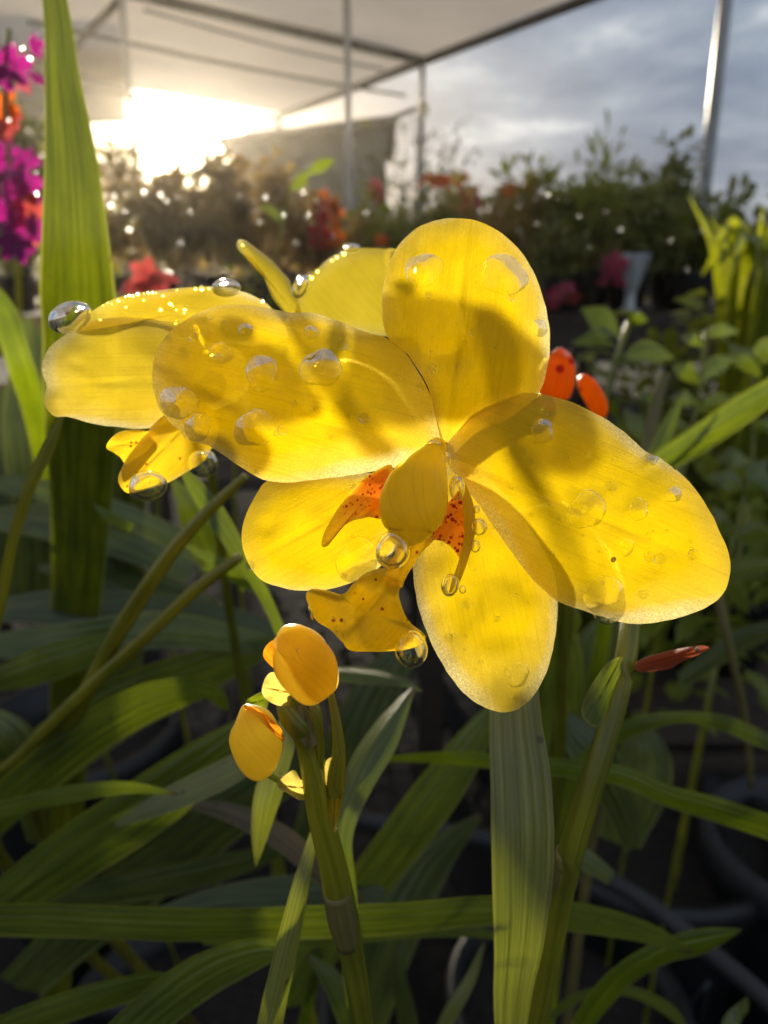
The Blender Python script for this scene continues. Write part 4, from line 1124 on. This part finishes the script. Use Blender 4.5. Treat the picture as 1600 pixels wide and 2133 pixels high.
for i_ in range(5):
    box('slat', (pd.location.x - .11, pd.location.y - .11, .02 + i_ * .07), (pd.location.x + .11, pd.location.y + .11, .07 + i_ * .07 - (.0 if i_ < 4 else .001)), 'wood', pd)
fronds('frond_plant', on_bench(1190, 2.6, .72), [(1130, 345, 2.5, .0), (1165, 372, 2.5, .02), (1190, 360, 2.6, .0), (1228, 345, 2.6, .03), (1150, 390, 2.4, .05), (1240, 380, 2.6, .05)], 'leaf', 'spiky green plant whose blades stand above the others against the sky', w=.02)
fronds('frond_plant', on_bench(1290, 2.6, .72), [(1285, 345, 2.6, 0), (1300, 360, 2.6, .02), (1340, 372, 2.6, .03), (1262, 372, 2.6, .03), (1310, 395, 2.5, .04)], 'leaf_pale', 'pale spiky plant against the sky between the cup and the pole', w=.018)
fronds('frond_plant', on_bench(1438, 2.7, .72), [(1438, 335, 2.7, 0), (1428, 365, 2.7, .01), (1452, 360, 2.7, .01), (1400, 400, 2.6, .03)], 'leaf_pale', 'thin upright spike plant just left of the steel pole', w=.012)

# ---- bench behind the yellow flowers (top 0.70 m)
BZ2 = .702
plant('potted_plant', on_bench(690, 2.25, BZ2), .32, .13, 'fol_c', 0.036, 578, 'brownish plant with bright orange flower heads beside the middle post', flowers=[(685, 425, 2.1, .05, 'orange'), (700, 445, 2.12, .04, 'orange'), (672, 440, 2.1, .035, 'coral'), (668, 490, 2.0, .04, 'coral'), (695, 492, 2.0, .03, 'orange')], potc=(.06, .1, 'black_pot'), seed=21, dewn=20, dewr=.004)
plant('potted_plant', on_bench(800, 2.3, BZ2), .36, .15, 'fol_a', 0.036, 714, 'green plant with faint pink blooms right of the middle post', flowers=[(782, 392, 2.3, .03, 'pink'), (790, 408, 2.3, .026, 'coral'), (795, 500, 2.0, .022, 'orange')], potc=(.06, .1, 'black_pot'), seed=22, dewn=16, dewr=.004)
plant('potted_plant', on_bench(920, 2.45, BZ2), .40, .15, 'fol_a', 0.036, 714, 'green plant topped with orange blooms behind the dorsal petal', flowers=[(908, 374, 2.3, .04, 'orange'), (925, 378, 2.3, .03, 'orange'), (960, 374, 2.35, .032, 'orange'), (880, 380, 2.35, .028, 'orange')], potc=(.06, .1, 'black_pot'), seed=23, dewn=10, dewr=.004)
plant('potted_plant', on_bench(560, 2.2, BZ2), .40, .18, 'fol_c', 0.036, 2040, 'bushy olive brown plant left of the middle post, dotted with dew', potc=(.06, .1, 'black_pot'), seed=24, dewn=40, dewr=.0045)
plant('potted_plant', on_bench(445, 2.15, BZ2), .46, .16, 'fol_c', 0.040, 2550, 'dark brown bushy plant directly below the sun', potc=(.06, .1, 'black_pot'), seed=25, dewn=30, dewr=.0045)
plant('potted_plant', on_bench(330, 2.15, BZ2), .48, .17, 'fol_c', 0.040, 2550, 'olive bushy plant lower left of the sun, sparkling with dew', potc=(.06, .1, 'black_pot'), seed=26, dewn=44, dewr=.0045)
plant('potted_plant', on_bench(225, 2.3, BZ2), .54, .17, 'fol_b', 0.036, 714, 'yellowish plant just right of the tall upright leaf', potc=(.06, .1, 'black_pot'), seed=27, dewn=24, dewr=.0045)
plant('potted_plant', on_bench(30, 2.3, BZ2), .72, .27, 'fol_d', .06, 2800, 'green plant behind the magenta flowers', potc=(.06, .1, 'black_pot'), seed=28)
pl1 = plant('potted_plant', on_bench(560, 1.35, .52), .36, .10, 'fol_b', .04, 120, 'loose olive plant with clear gaps, close behind the yellow flowers', seed=29, dewn=14, dewr=.0022, potc=(.05, .1, 'black_pot'))
pl2 = plant('potted_plant', on_bench(330, 1.15, .52), .32, .10, 'fol_c', .035, 110, 'thin twiggy plant beaded with dew, behind the drop edged flower', seed=30, dewn=14, dewr=.002, potc=(.05, .1, 'black_pot'))
dewy_twigs(pl1, Vector(on_bench(560, 1.35, .6)), [(540, 462), (553, 410), (590, 447), (617, 450), (640, 447), (642, 467), (500, 410), (695, 492), (575, 500), (520, 440), (560, 430), (605, 515), (660, 420), (630, 400)], .62, .0009, 5)
dewy_twigs(pl2, Vector(on_bench(330, 1.15, .6)), [(240, 408), (232, 427), (300, 400), (335, 405), (347, 418), (367, 412), (350, 452), (315, 463), (325, 541), (297, 535), (362, 525), (376, 507), (275, 410), (410, 412), (395, 440), (260, 440)], .7, .0008, 6)
# stand under these two
st = empty('pot_stand', (P(450, 577, 1.25).x, P(450, 577, 1.25).y, 0), 'low dark slatted stand just behind the yellow flowers', 'stand')
s0 = P(450, 577, 1.25)
for i in range(5):
    box('slat', (s0.x - .38, s0.y - .22 + i * .095, .50), (s0.x + .38, s0.y - .14 + i * .095, .518), 'wood', st)
for sx in (-.35, .35):
    for sy in (-.19, .21):
        box('leg', (s0.x + sx - .02, s0.y + sy - .02, 0), (s0.x + sx + .02, s0.y + sy + .02, .499), 'wood', st)

# bright leaf pair in the middle, caught by the sun
bl = empty('leafy_sprig', P(560, 640, .62), 'sprig with two bright yellow green leaves below the grey shed', 'sprig')
tube('stem', [P(560, 640, .62), P(585, 480, .60), P(605, 395, .60)], [.0016, .0013, .001], 'stem', bl, n=10)
strap('leaf', [P(605, 395, .60), P(625, 378, .595), P(645, 355, .59)], [W(3, .6), W(13, .6), W(2, .6)], 'leaf_bright', bl, n=10, m=6)
strap('leaf', [P(640, 362, .60), P(668, 345, .595), P(697, 334, .59)], [W(3, .6), W(14, .6), W(2, .6)], 'leaf_bright', bl, n=10, m=6)
strap('leaf', [P(590, 470, .61), P(568, 440, .61), P(540, 430, .61)], [W(3, .6), W(10, .6), W(2, .6)], 'leaf_bright', bl, n=10, m=6)
tube('stem', [P(600, 640, .62), P(500, 800, .63), (P(560, 900, .62).x, P(560, 900, .62).y, .0)], [.0016, .0016, .002], 'stem', bl, n=10)

# bare shrub and trees behind the shed
def bare_shrub(name, base, top_z, spread, label, n=26, seed=0, fol=None):
    rg = random.Random(seed)
    e = empty(name, base, label, 'shrub')
    b = Vector(base)
    V, F = [], []
    pts = []
    for i in range(n):
        a = rg.uniform(0, 6.28)
        tp = b + Vector((math.cos(a) * spread * rg.random(), math.sin(a) * spread * rg.random(), top_z * rg.uniform(.7, 1.0)))
        path = catmull([tuple(b), tuple(b.lerp(tp, .5) + Vector((rg.gauss(0, .1) * spread, rg.gauss(0, .1) * spread, 0))), tuple(tp)], 8)
        k0 = len(V)
        for q_, q in enumerate(path):
            r_ = .016 * (1 - .85 * q_ / 8)
            for j in range(4):
                an = j / 4 * 6.283
                V.append(Vector(q) + Vector((math.cos(an) * r_, math.sin(an) * r_, 0)))
            if q_ > 4:
                pts += [(Vector(q) + Vector((rg.gauss(0, .05), rg.gauss(0, .05), rg.gauss(0, .05))), Vector((math.cos(a), math.sin(a), .5))) for _ in range(7)]
        for q_ in range(8):
            for j in range(4):
                F.append((k0 + q_ * 4 + j, k0 + q_ * 4 + (j + 1) % 4, k0 + q_ * 4 + 4 + (j + 1) % 4, k0 + q_ * 4 + 4 + j))
    mesh('branches', V, F, 'twig', e)
    f = leaf_cloud('foliage', e, pts, .09, fol or 'fol_d', .25, .5, 0, seed); f['kind'] = 'stuff'
    return e
q = P(860, 577, 7.0); bare_shrub('bare_shrub', (q.x, q.y, 0), 2.1, .55, 'thin bare shrub standing against the sky at the canopy post', seed=1)
q = P(250, 577, 8.0); bare_shrub('bare_shrub', (q.x, q.y, 0), 2.05, .9, 'dark shrub below the dark shade cloth, left of the sun', seed=2, n=40, fol='fol_c')
q = P(420, 577, 8.5); bare_shrub('bare_shrub', (q.x, q.y, 0), 1.75, .9, 'dark shrub silhouetted right under the sun', seed=3, n=36, fol='fol_c')

# plants in rows on the far bench, one hedge mass beyond
far_labels = ['far green plant at the left end of the long bench', 'far olive plant on the long bench under the shade cloth', 'far brown plant on the long bench under the sun', 'far olive plant on the long bench in front of the shed door',
              'far green plant on the long bench in front of the shed wall', 'far dark plant on the long bench left of the bare shrub', 'far grey plant on the long bench right of the bare shrub', 'far green plant on the long bench in the middle of the open sky',
              'far dark plant on the long bench left of the steel pole', 'far green plant on the long bench right of the steel pole']
for i, lab in enumerate(far_labels):
    plant('potted_plant', on_bench(40 + 172 * i, 4.6 + .25 * (i % 3), .802), [.38, .36, .30, .34, .40, .42, .40, .36, .36, .30][i], .30, ['fol_a', 'fol_c', 'fol_c', 'fol_c', 'fol_a', 'fol_d', 'fol_g', 'fol_a', 'fol_d', 'fol_a'][i], .09, 420, lab, potc=(.10, .14, 'black_pot'), seed=40 + i, dewn=10, dewr=.006, stems=10)
rg = random.Random(4)
pts = []
for i in range(9000):
    x = rg.uniform(-22, 22)
    hgt = 1.15 + .35 * nz(x * .35, 3.3) + .2 * nz(x * 1.3, 1.1)
    pts.append((Vector((x, 16 + rg.uniform(-.9, .9), hgt * rg.random() ** .7)), Vector((0, -.4, .4))))
hd = leaf_cloud('hedge', None, pts, .34, 'fol_d', .5, .3, .2, 3)
tag(hd, 'dark hedge far off along the edge of the nursery', 'hedge', kind='stuff')

# ---- coral flower cluster behind the drop edged flower, magenta spike on the left edge
cf = empty('coral_flower_stem', P(310, 760, .42), 'stem of coral red flowers just behind the drop edged yellow flower', 'flower')
tube('stem', [P(330, 900, .45), P(315, 740, .42), P(310, 600, .40)], [.0015] * 3, 'stem', cf, n=8)
tube('stem', [P(330, 900, .45), P(335, 1200, .48), (P(330, 900, .45).x, .6, 0.)], [.0015] * 3, 'stem', cf, n=8)
for (px, py, s) in [(300, 568, .0085), (335, 585, .0095), (285, 600, .008), (320, 610, .009), (255, 612, .006)]:
    blossom(cf, P(px, py, .40 + rnd.uniform(-.01, .01)), s, 'coral')

ms = empty('magenta_flower_spike', P(20, 620, .40), 'spike of magenta and orange flowers at the left edge behind the tall leaf', 'flower')
tube('stem', [P(40, 640, .40), P(30, 420, .38), P(10, 230, .37), P(20, 60, .36)], [.0016, .0015, .0013, .001], 'stem', ms, n=16)
tube('stem', [P(40, 640, .40), P(60, 1000, .44), (P(40, 640, .4).x, .62, 0.)], [.0016] * 3, 'stem', ms, n=8)
for (px, py, s, mt) in [(8, 105, .008, 'magenta'), (30, 135, .009, 'magenta'), (5, 160, .008, 'magenta'), (75, 95, .005, 'magenta'), (80, 165, .005, 'magenta'), (45, 170, .006, 'pink'), (20, 205, .008, 'orange'), (5, 230, .008, 'orange'), (30, 245, .006, 'coral'), (8, 270, .006, 'coral'),
                        (15, 330, .010, 'magenta'), (48, 345, .010, 'magenta'), (5, 365, .009, 'magenta'), (60, 385, .009, 'magenta'), (30, 400, .010, 'magenta'), (20, 440, .009, 'magenta'), (62, 440, .009, 'coral'), (10, 480, .010, 'magenta'), (45, 490, .010, 'magenta'), (70, 470, .006, 'magenta'), (70, 500, .0045, 'orange'), (30, 515, .008, 'magenta')]:
    blossom(ms, P(px, py, .37 + rnd.uniform(-.02, .02)), s, mt)
dew(ms, [P(px, py, .352) for (px, py) in [(8, 74), (26, 95), (48, 100), (64, 122), (78, 345), (78, 358), (78, 403), (6, 418), (12, 465), (40, 340), (20, 250)]], .00055, 3)

# ---- orange buds at the right of the dorsal petal
ob2 = empty('orange_bud_stem', P(1180, 900, .15), 'pair of fat orange red buds peeping out behind the yellow petals', 'bud')
tube('bud', [P(1140, 850, .146), P(1148, 830, .145), P(1158, 790, .144), P(1166, 755, .144), P(1168, 735, .145), P(1168, 727, .146)], [W(8, .145), W(32, .145), W(38, .144), W(30, .144), W(14, .145), W(1, .145)], 'orange_bud', ob2, n=20, m=36, ribs=.2)
tube('bud', [P(1256, 872, .150), P(1250, 855, .15), P(1236, 825, .149), P(1222, 800, .149), P(1212, 784, .15), P(1208, 779, .15)], [W(6, .15), W(17, .15), W(20, .15), W(18, .15), W(9, .15), W(1, .15)], 'orange_bud', ob2, n=20, m=36, ribs=.2)
tube('stem', [P(1140, 850, .146), P(1150, 1000, .15), P(1180, 1300, .17), (.1, .45, 0)], [.0012, .0014, .0016, .002], 'stem', ob2, n=14)
tube('stem', [P(1256, 872, .150), P(1230, 960, .15), P(1152, 1020, .15)], [.0008, .001, .0012], 'stem', ob2, n=8)

# ---- seedlings at the right, middle distance
def seedling(label, stem, leaves, d, mat='leaf_bright', sm='stem', rad=.0016, foot=None):
    e = empty('leafy_seedling', (P(*stem[0], d).x, P(*stem[0], d).y, 0), label, 'seedling')
    tube('stem', [P(x, y, d) for (x, y) in stem], [rad] * len(stem), sm, e, n=16, m=8)
    b = P(*stem[0], d)
    tube('stem', [b, Vector((b.x, b.y + .03, b.z * .5)), Vector((b.x, b.y + .05, 0))], [rad, rad * 1.1, rad * 1.2], sm, e, n=6, m=8)
    for (x0, y0, x1, y1, w, *mm) in leaves:
        dd = d + rnd.uniform(-.02, .02)
        cxm, cym = (x0 + x1) / 2, (y0 + y1) / 2 - .14 * abs(x1 - x0)
        strap('leaf', [P(x0, y0, d), P(cxm, cym, dd - .01), P(x1, y1, dd)], [W(3, d), W(w, d), W(1.5, d)], mm[0] if mm else mat, e, n=14, m=8, fold=.25, tilt=rnd.uniform(-.5, .5), seed=rnd.random() * 9)
    return e
seedling('seedling with two curled bright leaves on a pale stem, right of the dorsal petal', [(1240, 900), (1270, 800), (1300, 700), (1312, 668)], [(1308, 675, 1350, 668, 14), (1290, 705, 1212, 642, 26), (1280, 720, 1190, 715, 16), (1290, 750, 1310, 740, 14), (1300, 745, 1405, 745, 26), (1285, 700, 1215, 700, 12, 'leaf')], .42)
seedling('seedling with small round leaves in the middle of the right side', [(1420, 1000), (1440, 900), (1460, 800), (1470, 690)], [(1460, 800, 1400, 760, 18), (1462, 790, 1530, 745, 20), (1455, 840, 1395, 830, 18), (1450, 860, 1540, 850, 24), (1445, 900, 1360, 900, 18), (1450, 880, 1520, 910, 20), (1468, 720, 1420, 700, 14, 'leaf'), (1470, 700, 1540, 690, 16, 'leaf')], .55, mat='leaf')
seedling('seedling with drooping blue green leaves at the right edge', [(1560, 1050), (1570, 900), (1560, 760), (1500, 700)], [(1520, 715, 1590, 790, 24), (1562, 760, 1640, 720, 26), (1568, 860, 1500, 840, 22), (1568, 900, 1640, 900, 24), (1565, 960, 1490, 960, 24), (1500, 700, 1462, 690, 10)], .60, mat='leaf')
seedling('brown woody seedling with sparse green leaves above the right petal', [(1330, 1000), (1355, 900), (1378, 800), (1385, 780)], [(1350, 930, 1300, 850, 18, 'leaf'), (1345, 960, 1440, 1010, 22, 'leaf'), (1340, 980, 1290, 900, 16, 'leaf'), (1370, 840, 1320, 820, 14, 'leaf_bright')], .36, sm='stem_brown', rad=.0028)
seedling('seedling with dark leaves low beside the right petal tip', [(1500, 1330), (1510, 1200), (1540, 1080), (1560, 1010)], [(1555, 1020, 1480, 990, 24), (1550, 1040, 1640, 1010, 26), (1535, 1110, 1450, 1080, 24), (1530, 1120, 1620, 1120, 28), (1515, 1180, 1600, 1210, 24), (1560, 1012, 1600, 960, 22), (1512, 1200, 1560, 1280, 20)], .50, mat='leaf')
plant('potted_plant', (P(1400, 900, .95).x, P(1400, 900, .95).y, 0), .80, .26, 'fol_a', .042, 1700, 'leafy green bush on the ground behind the seedlings', seed=61, potc=(.1, .2, 'black_pot'), dewn=20, dewr=.002)
plant('potted_plant', (P(1600, 900, 1.0).x, P(1600, 900, 1.0).y, 0), .84, .24, 'fol_a', .045, 1500, 'leafy green bush on the ground at the right edge', seed=62, potc=(.1, .2, 'black_pot'), dewn=14, dewr=.002)
pl3 = plant('potted_plant', (P(1180, 900, 1.15).x, P(1180, 900, 1.15).y, 0), .74, .20, 'fol_a', .042, 1100, 'leafy green bush on the ground behind the orange buds', seed=63, potc=(.1, .2, 'black_pot'))

dewy_twigs(pl3, Vector((P(1180, 900, 1.15).x, P(1180, 900, 1.15).y, .5)), [(1117, 468), (1370, 442), (1228, 512), (1290, 478), (1115, 415), (1140, 405), (1160, 412), (1188, 731), (1240, 640), (1335, 845), (1395, 500), (1430, 560), (1470, 690), (1520, 700), (1345, 835), (1362, 850), (1330, 870), (1450, 640), (1080, 430), (1205, 450), (1260, 440), (1330, 460), (1460, 480), (1540, 880), (1500, 960), (1580, 760)], .62, .0018, 8)
# ---- pots on the ground, lower right and behind the leaves
def empty_pot(px, py, d, r, label, h=None, rim='pot_rim'):
    p = P(px, py, d)
    h = h or p.z
    e = empty('nursery_pot', (p.x, p.y, 0), label, 'pot')
    pot(e, (p.x, p.y, 0), r, h / 1.01, rim=rim)
    return e, p, h
empty_pot(1700, 1745, .74, .098, 'black nursery pot with a worn grey rim at the lower right edge', rim='pot_rim_worn')
e2, p2, h2 = empty_pot(1360, 1700, .80, .125, 'black nursery pot with a raised triangle mark, lower right')
# the triangular mark moulded on its side
fr = (CAMP - Vector((p2.x, p2.y, CAMP.z))); fr.z = 0; fr.normalize()
sd = Vector((-fr.y, fr.x, 0))
def onpot(u, z):
    a = u / .11
    dirv = fr * math.cos(a) + sd * math.sin(a)
    rr = .125 * (.74 + (.97 - .74) * (z / (h2 * .9))) + .0015
    return Vector((p2.x, p2.y, z)) + dirv * rr
sgn = -1 if sd.x > 0 else 1
u0 = sgn * -.055
zc = h2 * .52
for (a_, b_) in (((-.016, -.03), (.016, -.03)), ((.016, -.03), (.012, .032)), ((.012, .032), (-.016, -.03))):
    tube('pot_mark', [onpot(u0 + a_[0], zc + a_[1]), onpot(u0 + (a_[0] + b_[0]) / 2, zc + (a_[1] + b_[1]) / 2), onpot(u0 + b_[0], zc + b_[1])], [.0028] * 3, 'pot_mark', e2, n=4, m=6)
empty_pot(160, 1500, .85, .11, 'black nursery pot in the shade at the lower left')
hs = tube('hose', [P(700, 1700, .62), P(1000, 1745, .60), P(1200, 1800, .58), P(1330, 1870, .56), P(1450, 1960, .54), P(1600, 2085, .51), P(1750, 2220, .49)], [.0065] * 7, 'hose', None, n=40, m=12)
tag(hs, 'thin grey hose running across the dark pots, lower right', 'hose')

# litter of dead leaves on the ground
rg = random.Random(12)
lp = [(Vector((rg.uniform(-.9, .9), rg.uniform(.45, 1.9), .02 + rg.random() * .02)), Vector((0, 0, .1))) for _ in range(420)]
lt = leaf_cloud('leaf_litter', None, lp, .05, 'soil', .4, .05, .1, 9)
tag(lt, 'brown dead leaf litter on the dark ground', 'litter', kind='stuff')

# ================================================================== WATER DROPS
def drop(px, py, d, rx, ry, label, group, rz=None, pear=0.0, tilt=0.0, mat='water', flatb=0.0):
    """one drop: rx, ry in photograph pixels at its distance, rz its depth radius; pear > 0 hangs"""
    V, F = [], []
    m, k = 28, 18
    rz = rz or (rx + ry) / 2
    ct, st_ = math.cos(tilt), math.sin(tilt)
    c0 = P(px, py, d)
    for i in range(1, k):
        ph = math.pi * i / k
        for j in range(m):
            th = j / m * 2 * math.pi
            y = math.cos(ph)
            sc = math.sin(ph) * (1 - pear * .35 * max(y, -.2))
            x, z = sc * math.cos(th), sc * math.sin(th)
            X, Y = x * rx, y * ry * (1 + pear * .15)
            X, Y = X * ct - Y * st_, X * st_ + Y * ct
            V.append(c0 + (AX * X + AY * Y + AZ * (z * rz)) * (d / FPX))
    def pole(s):
        Y = s * ry * (1 + pear * .15)
        return c0 + (AX * (-Y * st_) + AY * (Y * ct)) * (d / FPX)
    V.append(pole(1)); V.append(pole(-1))
    for i in range(k - 2):
        for j in range(m):
            j2 = (j + 1) % m
            F.append((i * m + j, i * m + j2, (i + 1) * m + j2, (i + 1) * m + j))
    t = (k - 1) * m
    for j in range(m):
        F.append((t, (j + 1) % m, j))
        F.append((t + 1, (k - 2) * m + j, (k - 2) * m + (j + 1) % m))
    o = mesh('water_drop', V, F, mat)
    # origin to the drop itself
    o.data.transform(Matrix.Translation(-c0)); o.location = c0
    tag(o, label, 'water drop', group)
    return o
G1 = 'clear drops hanging from the flowers'
G2 = 'drops beading on the flower centre'
drop(817, 1146, .0648, 37, 38, 'large round drop under the column tip, orange lip showing through', G2, pear=.35)
drop(857, 1352, .0655, 34, 38, 'clear drop hanging from the lower tip of the ruffled yellow lip', G1, pear=.3)
drop(952, 1017, .0682, 17, 27, 'oval drop beside the column on its right', G2)
drop(998, 1098, .0684, 17, 19, 'round drop halfway down the right side lobe edge', G2)
drop(990, 1138, .0684, 11, 14, 'smaller drop just below the one halfway down the side lobe', G2)
drop(993, 1061, .0686, 7, 9, 'tiny drop highest on the right side lobe edge', G2)
drop(938, 1219, .0678, 19, 25, 'long drop at the lower end of the right side lobe', G2, tilt=-.15)
drop(964, 1228, .0676, 8, 9, 'tiny drop touching the lower end of the right side lobe', G2)
drop(903, 928, .0722, 17, 14, 'flat drop above the top of the column', G2)
drop(930, 957, .0712, 11, 16, 'small drop on the right shoulder of the column', G2)
drop(146, 661, .0825, 46, 30, 'big stretched drop hanging off the far left petal tip', G1, tilt=.45)
drop(308, 1012, .0805, 40, 32, 'wide drop under the tip of the rear flower lip', G1, tilt=.25, pear=.2)
drop(423, 965, .0850, 32, 30, 'round drop with a bright spark under the rear flower, right side', G1)
drop(472, 598, .0905, 30, 16, 'domed drop on the upper rim of the rear flower', G1)
drop(627, 597, .0960, 16, 26, 'oval drop in the notch left of the third flower', G1, tilt=-.5)
drop(733, 516, .0985, 18, 9, 'flat drop on the top rim of the third flower', G1)
drop(648, 1277, .0668, 5, 16, 'sliver of water on the left edge of the ruffled lip', G1, tilt=.3)
drop(1452, 1353, .0788, 5, 6, 'tiny drop near the tip of the dry red bract', G1)
G3 = 'flat beads of water on the main petals'
for (px, py, d, r, lab) in [
    (545, 776, .0702, 36, 'flat bead in the middle of the left petal'),
    (668, 766, .0710, 42, 'largest flat bead, right of the middle of the left petal'),
    (372, 838, .0720, 38, 'flat bead at the lower left rim of the left petal'),
    (412, 890, .0725, 29, 'flat bead below the rim bead, at the bottom corner of the left petal'),
    (648, 692, .0715, 15, 'little bead near the upper edge of the left petal, right one'),
    (511, 686, .0710, 15, 'little bead near the upper edge of the left petal, left one'),
    (460, 735, .0705, 24, 'faint bead in the upper left part of the left petal'),
    (530, 892, .0706, 42, 'broad bead in the lower left part of the left petal'),
    (882, 562, .0752, 38, 'flat bead at the upper left of the dorsal sepal'),
    (1050, 572, .0750, 46, 'broad flat bead at the upper right of the dorsal sepal'),
    (1124, 683, .0755, 18, 'small bead on the right rim of the dorsal sepal'),
    (1222, 1062, .0692, 40, 'faint broad bead in the middle of the right petal'),
    (1330, 1062, .0690, 22, 'bead right of the middle of the right petal'),
    (1404, 1030, .0697, 17, 'bead near the upper rim of the right petal'),
    (1360, 958, .0722, 11, 'tiny bead on the upper rim of the right petal'),
    (1262, 1248, .0708, 48, 'broad bead at the lower rim of the right petal'),
    (1130, 896, .0722, 24, 'faint bead in the upper part of the right petal'),
    (1305, 1140, .0688, 18, 'faint small bead below the middle of the right petal'),
    (745, 1168, .0728, 46, 'broad faint bead on the lower left sepal beside the lip'),
    (1078, 1405, .0737, 26, 'bead near the tip of the lower right sepal'),
]:
    BEADS.append((px, py, d, r, lab, G3)) if 'BEADS' in globals() else globals().__setitem__('BEADS', [(px, py, d, r, lab, G3)])

# seat every bead on the petal that is really there: cast a ray from the camera to the flower parts
bpy.context.view_layer.update()
deps = bpy.context.evaluated_depsgraph_get()
def hit(px, py):
    d = (P(px, py, 1) - CAMP).normalized()
    ok, loc, nrm, idx, ob, mw = S.ray_cast(deps, CAMP + d * .02, d)
    return (loc, nrm if nrm.dot(d) < 0 else -nrm, ob) if ok else None
def bead(px, py, r, lab, grp, flat=.20):
    """a low dome of water that follows the curve of the petal under it"""
    h = hit(px, py)
    if not h:
        return
    loc, nrm, ob = h
    d0 = (loc - CAMP).dot(AZ)
    R0 = r * d0 / FPX
    m, k = 32, 9
    V, F = [], []

    def surf(x, y):
        q = hit(x, y)
        if q and q[2] == ob and (q[0] - loc).length < R0 * 2.2:
            return q[0]
        dv = (P(x, y, 1) - CAMP).normalized()          # past the rim: carry on along the tangent plane
        den = dv.dot(nrm)
        return CAMP + dv * ((loc - CAMP).dot(nrm) / den) if abs(den) > .15 else P(x, y, d0)
    for i in range(k):
        rho = math.cos(math.pi / 2 * i / k)
        hh = math.sin(math.pi / 2 * i / k)
        for j in range(m):
            th = j / m * 2 * math.pi
            w = 1 + .09 * math.sin(2 * th + px) + .05 * math.sin(3 * th + py) + .03 * math.sin(5 * th + px)
            base = surf(px + r * rho * w * math.cos(th), py + r * rho * w * math.sin(th))
            V.append(base + nrm * (R0 * (flat * hh - .01)) - loc)
    V.append(nrm * (R0 * flat)); V.append(-nrm * R0 * .03)
    for i in range(k - 1):
        for j in range(m):
            j2 = (j + 1) % m
            F.append((i * m + j, i * m + j2, (i + 1) * m + j2, (i + 1) * m + j))
    t = k * m
    for j in range(m):
        F.append((t, (k - 1) * m + j, (k - 1) * m + (j + 1) % m)); F.append((t + 1, (j + 1) % m, j))
    o = mesh('water_drop', V, F, 'water_film')
    bmf = o.data
    o.location = loc
    tag(o, lab, 'water drop', grp)
for (px, py, d, r, lab, grp) in BEADS:
    bead(px, py, r, lab, grp)

# fine droplets along the rims of the rear flowers: too many and too small to count
rg = random.Random(31)
rimpts = [(215, 634), (225, 628), (233, 630), (248, 622), (262, 615), (270, 612), (278, 613), (288, 609), (300, 609), (309, 607), (318, 606), (325, 607), (340, 612), (355, 628), (360, 634), (367, 642), (385, 640), (384, 648), (366, 670), (369, 602), (407, 598), (420, 598), (435, 598), (546, 624), (300, 622), (263, 636), (335, 640), (210, 662), (690, 540), (660, 562), (700, 533), (715, 526), (648, 575), (505, 508), (600, 562), (520, 545)]
tips = []
for (px, py) in rimpts:
    h = hit(px, py + 4) or hit(px, py + 9)
    if h and (h[0] - CAMP).length < .13:
        tips.append(P(px, py + 2, (h[0] - CAMP).dot(AZ) - .0002))
fd_ = dew(None, tips, W(5.0, .09), 31)
fd_.name = 'fine_droplets'
tag(fd_, 'row of fine sparkling droplets along the rear flower rim', 'droplets', kind='stuff')
# small beads scattered on the front flower, too small to count
V, F = [], []
for q_ in range(240):
    px, py = rg.uniform(330, 1510), rg.uniform(470, 1470)
    h = hit(px, py)
    if not h or h[2].name.split('.')[0] not in ('petal', 'sepal', 'mid_lobe') or (h[0] - CAMP).length > .082:
        continue
    loc, nrm, ob_ = h
    R0 = W(rg.choice([3, 3, 4, 4, 5, 6, 8, 12]), .072)
    a_ = nrm.orthogonal().normalized(); b_ = nrm.cross(a_)
    k0 = len(V)
    for i in range(4):
        ph_ = math.pi / 2 * i / 4
        for j in range(14):
            th = j / 14 * 2 * math.pi
            V.append(loc + (a_ * math.cos(th) + b_ * math.sin(th)) * (math.cos(ph_) * R0) + nrm * (math.sin(ph_) * R0 * .5))
    V.append(loc + nrm * R0 * .5); V.append(loc - nrm * R0 * .05)
    for i in range(3):
        for j in range(14):
            F.append((k0 + i * 14 + j, k0 + i * 14 + (j + 1) % 14, k0 + i * 14 + 14 + (j + 1) % 14, k0 + i * 14 + 14 + j))
    for j in range(14):
        F.append((k0 + 56, k0 + 42 + j, k0 + 42 + (j + 1) % 14)); F.append((k0 + 57, k0 + (j + 1) % 14, k0 + j))
sb = mesh('fine_droplets', V, F, 'water_small')
tag(sb, 'tiny beads of water scattered over the front flower', 'droplets', kind='stuff')

# ================================================================== GLARE VOLUME: scattering air added for the glow round the sun
hv = [(-215, -45, -1), (215, -45, -1), (215, 315, -1), (-215, 315, -1), (-215, -45, 3.45), (215, -45, 3.45), (215, 315, 3.45), (-215, 315, 3.45)]
hm, hnt = new_mat('glare_volume')
pv = N(hnt, 'ShaderNodeVolumePrincipled')
pv.inputs['Color'].default_value = (1.0, 0.90, 0.76, 1)
pv.inputs['Density'].default_value = 0.0029
pv.inputs['Anisotropy'].default_value = 0.84
ho = hnt.nodes.new('ShaderNodeOutputMaterial')
hnt.links.new(pv.outputs[0], ho.inputs['Volume'])
hz = mesh('glare_volume', hv, [(0, 3, 2, 1), (4, 5, 6, 7), (0, 1, 5, 4), (1, 2, 6, 5), (2, 3, 7, 6), (3, 0, 4, 7)], hm, smooth=False)
tag(hz, 'thin scattering air added for the glare round the sun', 'glare_volume', kind='stuff')
